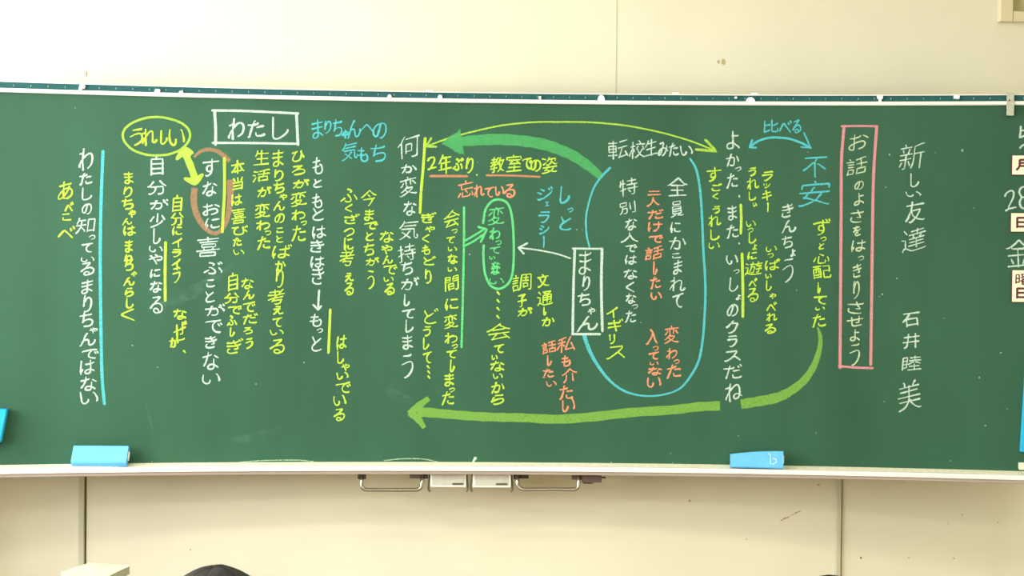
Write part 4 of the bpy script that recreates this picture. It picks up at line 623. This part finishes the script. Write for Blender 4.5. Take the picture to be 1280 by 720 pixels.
tag(cpart('chalk_speck', bm, CH['dust'], smooth='keep'), kind='stuff')

# ================================================================ things on the board's rail
def rail_clip(s, z, wd, ht, kind, label):
    t = tag(empty('rail_clip', BP(s, z, .004)), label, 'clip', 'small white clips on the top rail'); t.rotation_euler = (0, 0, -s/BR)
    r = random.Random(int(s*1000)); bm = bmesh.new()
    if kind == 'dome': prof = [(-.5, -.5), (.5, -.5), (.5, .05), (.36, .34), (.12, .5), (-.16, .5), (-.38, .3), (-.5, 0)]
    elif kind == 'tee': prof = [(-.16, -.5), (.26, -.5), (.2, -.05), (.5, .08), (.5, .5), (-.3, .45), (-.5, .5), (-.45, .1), (-.2, -.02)]
    elif kind == 'hook': prof = [(-.5, -.5), (-.1, -.5), (-.02, -.2), (.4, -.1), (.5, .3), (.2, .5), (-.3, .45), (-.45, .1)]
    else: prof = [(-.5, -.4), (.4, -.5), (.5, .3), (.1, .5), (-.5, .4)]
    lo = [bm.verts.new((x*wd, 0, y*ht)) for x, y in prof]; hi = [bm.verts.new((x*wd*.86, -.009, y*ht*.86)) for x, y in prof]
    n = len(prof); bm.faces.new(lo); bm.faces.new(hi[::-1])
    for k in range(n): bm.faces.new((lo[k], lo[(k+1) % n], hi[(k+1) % n], hi[k]))
    obj('clip_body', bm, M['white'], t); return t
CL = ((-1.2029, 2.1171, .023, .024, 'hook', 'hook-shaped white clip above the yellow oval, leftmost on the rail'),
      (-0.9656, 2.1120, .021, .018, 'hook', 'white clip over the yellow oval'),
      (-0.8903, 2.1103, .015, .012, 'dome', 'small white clip right of the yellow oval'),
      (-0.2111, 2.1134, .014, .012, 'dome', 'tiny round white clip over 何か変な'),
      (-0.0441, 2.1127, .016, .017, 'dome', 'round white clip above the broad green arrowhead'),
      (0.2888, 2.1154, .008, .012, 'chip', 'very faint small white clip at mid rail'),
      (0.4930, 2.1142, .024, .026, 'dome', 'tall white domed clip above 転校生みたい'),
      (0.9885, 2.1121, .030, .022, 'dome', 'wide pointed white clip above 比べる'),
      (0.9395, 2.1209, .009, .008, 'chip', 'white crumb-sized clip left of the wide pointed clip'),
      (1.4114, 2.1169, .020, .024, 'tee', 'T-shaped white clip above the pink frame'),
      (1.6584, 2.1225, .020, .013, 'chip', 'flat white clip between the pink frame and the metal bracket'))
for s, z, wd, ht, kd, lb in CL: rail_clip(s, z, wd, ht, kd, lb)
for s, z, wd, lb in ((-0.0854, 2.1269, .011, 'white crumb lying on the rail lip above the broad arrowhead'), (-0.0708, 2.1271, .006, 'tiny white crumb beside the crumb above the arrowhead'), (0.7405, 2.1305, .022, 'white chip lying on the rail lip over the column 全員'), (1.0015, 2.1302, .02, 'white chip on the rail lip right of the pointed clip over 比べる')):
    bm = bmesh.new(); box(bm, -wd/2, wd/2, -.008, .004, 0, .006, bevel=.0015)
    o = obj('chalk_crumb', bm, M['white']); o.matrix_world = bmat(s, TOP+.0355, 0); tag(o, lb, 'chalk', 'chalk crumbs on the rail')
# mottled metal bracket hooked over the rail
t = tag(empty('rail_bracket', BP(1.8268, 2.0976, .014)), 'mottled grey metal bracket hooked over the rail near the right end', 'bracket'); t.rotation_euler = (0, 0, -.187)
bm = bmesh.new(); box(bm, -.0115, .0115, -.004, 0, -.037, .034, bevel=.001); obj('plate', bm, M['mottle'], t)
bm = bmesh.new(); box(bm, -.0115, .0115, -.004, .034, .034, .038, bevel=.001); obj('hook', bm, M['mottle'], t)
bm = bmesh.new(); tube(bm, ((-.004, -.004, .012), (-.004, -.007, .012)), .003, 10); obj('rivet', bm, M['blockm'], t)

# ================================================================ date cards (magnets)
def card(x0, z1, x1, z0, texts, label):
    sc, zc = (x0+x1)/2, (z0+z1)/2
    t = tag(empty('date_card', BP(sc, zc, .0)), label, 'card', 'cream date cards at the right edge of the board'); t.rotation_euler = (0, 0, -sc/BR)
    hw, hh = (x1-x0)/2, (z1-z0)/2
    bm = bmesh.new(); box(bm, -hw, hw, -.005, 0, -hh, hh, bevel=.0008); obj('edge', bm, M['maroon'], t)
    bm = bmesh.new(); box(bm, -hw+.003, hw-.0015, -.0065, -.0045, -hh+.0025, hh-.0015, bevel=.0005); obj('face', bm, M['card'], t)
    for c, a0, b1, a1, b0 in texts:
        bm = bmesh.new()
        write(bm, c, (a0-sc)*1000, (a1-sc)*1000, (b0-zc)*1000, (b1-zc)*1000, 7.0 if c != '曜' else 4.2,
              fn=lambda x, y, off: Vector((x/1000, -.0062-off, y/1000)), hand=False)
        obj('printed_character', bm, M['maroon'], t, smooth='keep')
card(1.8349, 1.9329, 1.9113, 1.8668, (('月', 1.8515, 1.9172, 1.8935, 1.8846),), 'cream card printed 月, topmost of the date cards')
card(1.8338, 1.7446, 1.9115, 1.6806, (('日', 1.8555, 1.7282, 1.8962, 1.6970),), 'cream card printed 日, just under the chalk 28')
card(1.8402, 1.5581, 1.9173, 1.4509, (('曜', 1.8543, 1.5436, 1.9001, 1.5109), ('日', 1.8587, 1.4973, 1.8995, 1.4664)), 'tall cream card printed 曜日, lowest of the date cards')

# ================================================================ erasers, blue box, blue strip
def eraser(s, off, L_, H_, T_, lean, yaw, label, logo):
    t = tag(empty('board_eraser'), label, 'eraser', 'blue board erasers on the tray')
    th = s/BR; p = BP(s, BOT, off)
    t.matrix_world = Matrix.Translation(p) @ Matrix.Rotation(-th+yaw, 4, 'Z') @ Matrix.Rotation(-lean, 4, 'X')
    bm = bmesh.new(); n = 14; rings = []               # plastic shell with a gently bowed top
    bow = .014 if logo else 0
    for i in range(n+1):
        u = -1+2*i/n; x = u*L_/2; h = H_-bow*((1-u)/2)**2
        rings.append([bm.verts.new(q) for q in ((x, -T_, .004), (x, -T_+.004, 0), (x, 0, 0), (x, 0, h), (x, -T_+.004, h), (x, -T_, h-.004))])
    for a, b_ in zip(rings[:-1], rings[1:]):
        for j in range(6): bm.faces.new((a[j], a[(j+1) % 6], b_[(j+1) % 6], b_[j]))
    bm.faces.new(rings[0]); bm.faces.new(rings[-1]); obj('shell', bm, M['blue'], t)
    bm = bmesh.new(); box(bm, -L_/2+.003, L_/2-.003, 0, .012, .001, H_-(.018 if logo else .007), bevel=.002); obj('felt_pad', bm, M['blue2'], t)
    bm = bmesh.new(); box(bm, L_/2-.0005, L_/2+.003, -T_*.6, -.002, H_*.3, H_*.75, bevel=.001); obj('strap_end', bm, M['white'], t)
    if logo:
        o = bm = bmesh.new()
        pts = [(L_/2-.048, H_-.008), (L_/2-.041, H_-.013), (L_/2-.041, .016), (L_/2-.032, .015), (L_/2-.022, .022), (L_/2-.023, .030), (L_/2-.033, .034)]
        ribbon(bm, [(x*1000, z*1000) for x, z in pts], [3.4]*len(pts), lambda x, y, o_: Vector((x/1000, -T_-.0003-o_, y/1000)), False)
        obj('logo_mark', bm, M['logo'], t, smooth='keep', )['label'] = 'white letter mark'
    return t
SE1 = -1.1365, 0.8922
eraser(SE1[0], .046, .176, .064, .026, .66, -.125, 'flat light blue board eraser leaning on the tray, at left', False)
SE2 = 1.0174, 0.8971
eraser(SE2[0], .045, .172, .057, .036, .10, -.08, 'bow-topped light blue eraser with white mark, on the tray at right', True)
# blue box stuck on the board at the left edge
t = tag(empty('magnetic_box', BP(-1.4968, 1.0283, 0)), 'blue plastic box stuck on the board at the far left edge', 'box'); t.rotation_euler = (0, 0, .146)
bm = bmesh.new(); v = []
for (x, y, z) in ((-.075, 0, -.058), (.052, 0, -.055), (.072, 0, .052), (-.075, 0, .053)): v.append((x, y, z))
lo = [bm.verts.new(p) for p in v]; hi = [bm.verts.new((x, -.044, z)) for x, y, z in v]
bm.faces.new(lo); bm.faces.new(hi[::-1])
for k in range(4): bm.faces.new((lo[k], lo[(k+1) % 4], hi[(k+1) % 4], hi[k]))
bmesh.ops.bevel(bm, geom=bm.edges[:], offset=.003, segments=2, affect='EDGES'); obj('body', bm, M['cyanp'], t)
bm = bmesh.new(); box(bm, -.06, .046, -.0465, -.0435, -.042, .040, bevel=.001); obj('front_plate', bm, M['blue'], t)
# blue strip standing against the board at the right edge
t = tag(empty('board_ruler', BP(1.8946, 1.1008, 0)), 'long cyan blue ruler held on the board at the right edge', 'ruler'); t.rotation_euler = (0, .045, -.187)
bm = bmesh.new(); box(bm, -.014, .030, -.012, 0, -.138, .135, bevel=.0015); obj('blade', bm, M['cyanp'], t)
bm = bmesh.new(); box(bm, -.004, .030, -.0135, -.0115, -.132, .128, bevel=.0005); obj('grip_strip', bm, M['blue2'], t)

# ================================================================ framed picture, upper right
FX0, FZ0 = 1.9175, 2.4195
t = tag(empty('wall_frame', (FX0, WY, FZ0)), 'cream wooden frame on the wall above the board, upper right', 'frame')
for nm, a in (('left_rail', (0, .045, -.035, 0, 0, .50)), ('right_rail', (.655, .70, -.035, 0, 0, .50)), ('bottom_rail', (.045, .655, -.033, 0, 0, .036)), ('top_rail', (.045, .655, -.033, 0, .464, .50))):
    bm = bmesh.new(); box(bm, *a, bevel=.003); obj(nm, bm, M['frame'], t)
bm = bmesh.new(); box(bm, .044, .656, -.012, -.002, .035, .465); obj('picture_panel', bm, M['panel'], t)['label'] = 'dull green and tan panel'

# ================================================================ low cabinet with papers, lower left
t = tag(empty('low_cabinet', (-1.05, 4.6, 0)), 'low brown wooden cabinet against the wall under the papers', 'cabinet')
def p3(nm, a, m, b_=.002, par=None, lab=None):
    bm = bmesh.new(); box(bm, *a, bevel=b_); o = obj(nm, bm, m, par or t)
    if lab: o['label'] = lab
    return o
p3('worktop', (-.30, .30, -.36, .34, .43, .455), M['wood']); p3('carcass', (-.28, .28, -.33, .33, .04, .43), M['wood'])
d = p3('door', (-.275, -.003, -.35, -.33, .05, .42), M['wood']); p3('door_knob', (-.04, -.02, -.37, -.35, .22, .24), M['steel'], par=d)
d = p3('door', (.003, .275, -.35, -.33, .05, .42), M['wood']); p3('door_knob', (.02, .04, -.37, -.35, .22, .24), M['steel'], par=d)
p3('plinth', (-.26, .26, -.30, .31, 0, .04), M['dark'])
t = tag(empty('added_shade_cabinet', (-2.2, 4.76, 0)), 'added unseen grey cabinet that shades the lower left wall', 'cabinet')  # unseen blocker, added to keep window light off the lower left wall
p3('body', (-.40, .42, -.32, .17, .05, 1.25), M['plain']); p3('plinth', (-.38, .40, -.30, .15, 0, .05), M['dark'])
for sx in (-1, 1):
    d = p3('door', (min(.003*sx, .395*sx), max(.003*sx, .395*sx), -.335, -.32, .07, 1.23), M['grey']); p3('door_handle', (min(.03*sx, .045*sx), max(.03*sx, .045*sx), -.355, -.335, .6, .75), M['steel'], par=d)
# the pile of booklets: corners measured at its top
Cn = [(-1.143, 4.372), (-.992, 4.318), (-.958, 4.484), (-1.092, 4.520)]
zt = .455; names = ('lowest booklet of the pile on the low cabinet', 'second booklet from the bottom of the pile', 'third booklet from the bottom of the pile', 'fourth booklet from the bottom of the pile', 'booklet just under the top one of the pile', 'cream and pale green booklet on top of the pile')
for k in range(6):
    th_ = .0275; cx = sum(p[0] for p in Cn)/4; cy = sum(p[1] for p in Cn)/4; r = random.Random(k); dx, dy = (0, 0) if k == 5 else (r.uniform(-.006, .006)-.004, r.uniform(-.006, .004))
    t = tag(empty('booklet', (cx+dx, cy+dy, zt)), names[k], 'booklet', 'booklets piled on the low cabinet')
    def slab(nm, z0, z1, sc_, m, wave=0):
        bm = bmesh.new(); n = 8; g = []
        for zz in (z0, z1):
            for i in range(n+1):
                for j in range(n+1):
                    u, v_ = i/n, j/n
                    x = (Cn[0][0]*(1-u)*(1-v_)+Cn[1][0]*u*(1-v_)+Cn[2][0]*u*v_+Cn[3][0]*(1-u)*v_-cx)*sc_
                    y = (Cn[0][1]*(1-u)*(1-v_)+Cn[1][1]*u*(1-v_)+Cn[2][1]*u*v_+Cn[3][1]*(1-u)*v_-cy)*sc_
                    g.append(bm.verts.new((x, y, zz+wave*(math.sin(u*5+1)*.6+(u**4)*(-.6)+math.sin(v_*4)*.4))))
        q = lambda l, i, j: g[l*(n+1)**2+i*(n+1)+j]
        for l in (0, 1):
            for i in range(n):
                for j in range(n): bm.faces.new((q(l, i, j), q(l, i+1, j), q(l, i+1, j+1), q(l, i, j+1)))
        for i in range(n):
            bm.faces.new((q(0, i, 0), q(0, i+1, 0), q(1, i+1, 0), q(1, i, 0))); bm.faces.new((q(0, i, n), q(0, i+1, n), q(1, i+1, n), q(1, i, n)))
            bm.faces.new((q(0, 0, i), q(0, 0, i+1), q(1, 0, i+1), q(1, 0, i))); bm.faces.new((q(0, n, i), q(0, n, i+1), q(1, n, i+1), q(1, n, i)))
        return obj(nm, bm, m, t, smooth=False)
    slab('pages', 0, th_-.002, .97, M['paperedge']); slab('cover', th_-.002, th_-.0006, 1.0, M['paper'], .0012 if k == 5 else 0)
    zt += th_
# brown wooden box beside the pile
t = tag(empty('wooden_box', (-.905, 4.47, .455)), 'small brown wooden box on the cabinet right of the booklets', 'box')
p3('side', (-.030, .030, -.05, -.042, 0, .121), M['wood']); p3('side', (-.030, .030, .042, .05, 0, .121), M['wood'])
p3('side', (-.030, -.024, -.042, .042, 0, .121), M['wood']); p3('side', (.024, .030, -.042, .042, 0, .121), M['wood']); p3('bottom', (-.024, .024, -.042, .042, 0, .01), M['wood'])

# ================================================================ two seated pupils, only the tops of their heads in view
def chair(x, y, label):
    t = tag(empty('school_chair', (x, y, 0)), label, 'chair', 'school chairs under the pupils')
    q = lambda nm, a, m: (lambda bm: (box(bm, *a, bevel=.004), obj(nm, bm, m, t)))(bmesh.new())
    q('seat', (-.18, .18, -.18, .18, .355, .37), M['wood']); q('backrest', (-.17, .17, -.215, -.20, .58, .72), M['wood'])
    for sx in (-1, 1):
        for fy in (.16, -.17):
            bm = bmesh.new(); tube(bm, ((sx*.16, fy, 0), (sx*.16, fy, .355)), .01, 8); obj('leg', bm, M['steel'], t)
        bm = bmesh.new(); tube(bm, ((sx*.16, -.17, .355), (sx*.16, -.195, .45), (sx*.16, -.197, .72)), .01, 8); obj('back_post', bm, M['steel'], t)
def pupil(x, y, ztop, label, turn):
    """seated child facing the board, hands on the thighs"""
    t = tag(empty('person', (x, y, 0), 0), label, 'person')
    dz = ztop-1.10                                     # body modelled for a head top at 1.10 m
    J = {}; E_ = []
    def add(n, p, r, par=None):
        J[n] = (Vector(p), r, len(J))
        if par: E_.append((J[par][2], J[n][2]))
    add('pelvis', (0, -.06, .47+dz*.2), (.105, .085)); add('waist', (0, -.065, .58+dz*.5), (.10, .075), 'pelvis'); add('chest', (0, -.06, .72+dz), (.115, .08), 'waist')
    add('collar', (0, -.055, .80+dz), (.075, .06), 'chest'); add('neck', (0, -.045, .86+dz), (.038, .04), 'collar')
    add('skull0', (0, -.03, .92+dz), (.058, .066), 'neck'); add('skull1', (0, -.02, 1.0+dz), (.073, .086), 'skull0'); add('skull2', (0, -.025, 1.045+dz), (.055, .062), 'skull1')
    for s, n in ((-1, 'l'), (1, 'r')):
        add(n+'sh', (s*.135, -.06, .78+dz), (.045, .045), 'collar'); add(n+'el', (s*.175, -.03, .58+dz*.6), (.034, .034), n+'sh')
        add(n+'wr', (s*.12, .15, .535), (.023, .02), n+'el'); add(n+'palm', (s*.105, .20, .535), (.03, .013), n+'wr')
        for k in range(4):
            fx = s*(.105-.026+.0175*k); add('%sf%d' % (n, k), (fx, .235, .534), (.0085, .0085), n+'palm')
            add('%sg%d' % (n, k), (fx+s*.001, .235+(.024, .03, .028, .02)[k], .528), (.0075, .0075), '%sf%d' % (n, k)); add('%sh%d' % (n, k), (fx+s*.001, .235+(.04, .05, .047, .034)[k], .518), (.0065, .0065), '%sg%d' % (n, k))
        add(n+'t0', (s*.068, .205, .53), (.01, .01), n+'palm'); add(n+'t1', (s*.058, .232, .525), (.0085, .0085), n+'t0')
        add(n+'hip', (s*.075, -.03, .46), (.075, .07), 'pelvis'); add(n+'kn', (s*.095, .30, .46), (.052, .052), n+'hip')
        add(n+'an', (s*.095, .28, .09), (.032, .032), n+'kn'); add(n+'ball', (s*.10, .37, .035), (.032, .024), n+'an'); add(n+'toe', (s*.10, .42, .028), (.025, .018), n+'ball')
    me = bpy.data.meshes.new('body'); me.from_pydata([tuple(J[k][0]) for k in J], E_, [])
    o = bpy.data.objects.new('body', me); COL.objects.link(o); o.parent = t
    sk = o.modifiers.new('skin', 'SKIN'); sk.use_smooth_shade = True
    for i, k in enumerate(J): me.skin_vertices[0].data[i].radius = J[k][1]; me.skin_vertices[0].data[i].use_root = (k == 'pelvis')
    ss = o.modifiers.new('sub', 'SUBSURF'); ss.levels = 2; ss.render_levels = 2
    me.materials.append(M['skin'])
    bpy.context.view_layer.update(); dg = bpy.context.evaluated_depsgraph_get(); ev = o.evaluated_get(dg)
    nm = bpy.data.meshes.new_from_object(ev); o.modifiers.clear(); o.data = nm; nm.name = 'body'
    hz = .985+dz                                       # head centre
    # face: nose, ears, eyes, mouth, set on the skin
    from mathutils.bvhtree import BVHTree
    tree = BVHTree.FromPolygons([v.co.copy() for v in nm.vertices], [list(p.vertices) for p in nm.polygons])
    def fy(x, z):
        h = tree.ray_cast(Vector((x, 1, z)), Vector((0, -1, 0)))[0]; return h.y if h else .04
    def fx(y, z):
        h = tree.ray_cast(Vector((1, y, z)), Vector((-1, 0, 0)))[0]; return h.x if h else .06
    def blob(name, c, r, m, seg=12, shape=None, par=t):
        bm = bmesh.new(); bmesh.ops.create_uvsphere(bm, u_segments=seg*2, v_segments=seg, radius=1)
        for v in bm.verts:
            p = Vector(v.co)
            if shape: p = shape(p)
            v.co = Vector((p.x*r[0]+c[0], p.y*r[1]+c[1], p.z*r[2]+c[2]))
        return obj(name, bm, m, par, smooth=True)
    blob('nose', (0, fy(0, hz-.015)+.002, hz-.015), (.009, .011, .015), M['skin'], 6)
    for s in (-1, 1):
        blob('ear', (s*(fx(-.025, hz-.012)+.003), -.025, hz-.012), (.009, .017, .027), M['skin'], 6); blob('eye', (s*.025, fy(.025, hz+.003)-.003, hz+.003), (.010, .006, .006), M['black'], 6)
        blob('eyebrow', (s*.025, fy(.025, hz+.02)-.001, hz+.02), (.013, .003, .0025), M['hair'], 6)
    blob('mouth', (0, fy(0, hz-.042)-.002, hz-.042), (.016, .005, .004), M['lip'], 6)
    # hair: a full cap with strand relief, crown, fringe and back
    def hs(p):
        a = math.atan2(p.y, p.x); g = .006*math.sin(a*31+p.z*3)+.004*math.sin(a*53+1.3)+.02*noise.noise(p*3+Vector((turn*9, 0, 0)))
        k = 1+g*(1-.3*abs(p.z))
        q = p*k
        if p.y > .25 and p.z < .38: q.y = min(q.y, .62+.05*p.z)      # leave the face free
        if p.z < -.62: q.z = -.62-(-.62-p.z)*.15
        return q
    bm = bmesh.new(); bmesh.ops.create_uvsphere(bm, u_segments=96, v_segments=48, radius=1)
    hc = Vector((0, -.028, ztop-.098)); R_ = Vector((.084, .098, .098))
    for v in bm.verts:
        p = hs(Vector(v.co)); v.co = Vector((p.x*R_.x, p.y*R_.y, p.z*R_.z))+hc
    obj('hair', bm, M['hair'], t, smooth=True)
    # shirt and trousers follow the body
    def cloth(name, test, m, grow):
        bm = bmesh.new(); bm.from_mesh(nm)
        bmesh.ops.delete(bm, geom=[f for f in bm.faces if not test(f.calc_center_median())], context='FACES')
        bm.normal_update()
        for v in bm.verts: v.co += v.normal*grow
        return obj(name, bm, m, t, smooth=True)
    arms = []
    for n in 'lr': arms += [(J[n+'sh'][0], J[n+'el'][0]), (J[n+'el'][0], J[n+'wr'][0])]
    def arm(c):
        d = 9
        for a, b_ in arms:
            u = max(0, min(1, (c-a).dot(b_-a)/(b_-a).length_squared)); d = min(d, (c-a-(b_-a)*u).length)
        return d < .036
    hand_ = lambda c: c.y > .13 and c.z > .523 and abs(abs(c.x)-.10) < .06 and c.y < .31
    cloth('shirt', lambda c: c.z < .835+dz and ((arm(c) and c.y < .12) or (c.z > .50 and c.y < .035 and abs(c.x) < .14 or c.z > .60)), M['shirt'], .006)
    cloth('trousers', lambda c: c.z < .56 and c.y < .37 and not arm(c) and not hand_(c) and c.z > .12, M['navy'], .005)
    cloth('shoe', lambda c: c.z < .075, M['shirt'], .006)
    return t
chair(-.327, 2.02, 'school chair under the black-haired pupil at left')
pupil(-.327, 2.125, 1.113, 'black-haired person seated at lower left, only the crown showing', 0)
chair(.600, 2.095, 'school chair under the pupil at the right')
pupil(.600, 2.20, 1.0815, 'black-haired person seated at lower right below the wall joint strip', 1)
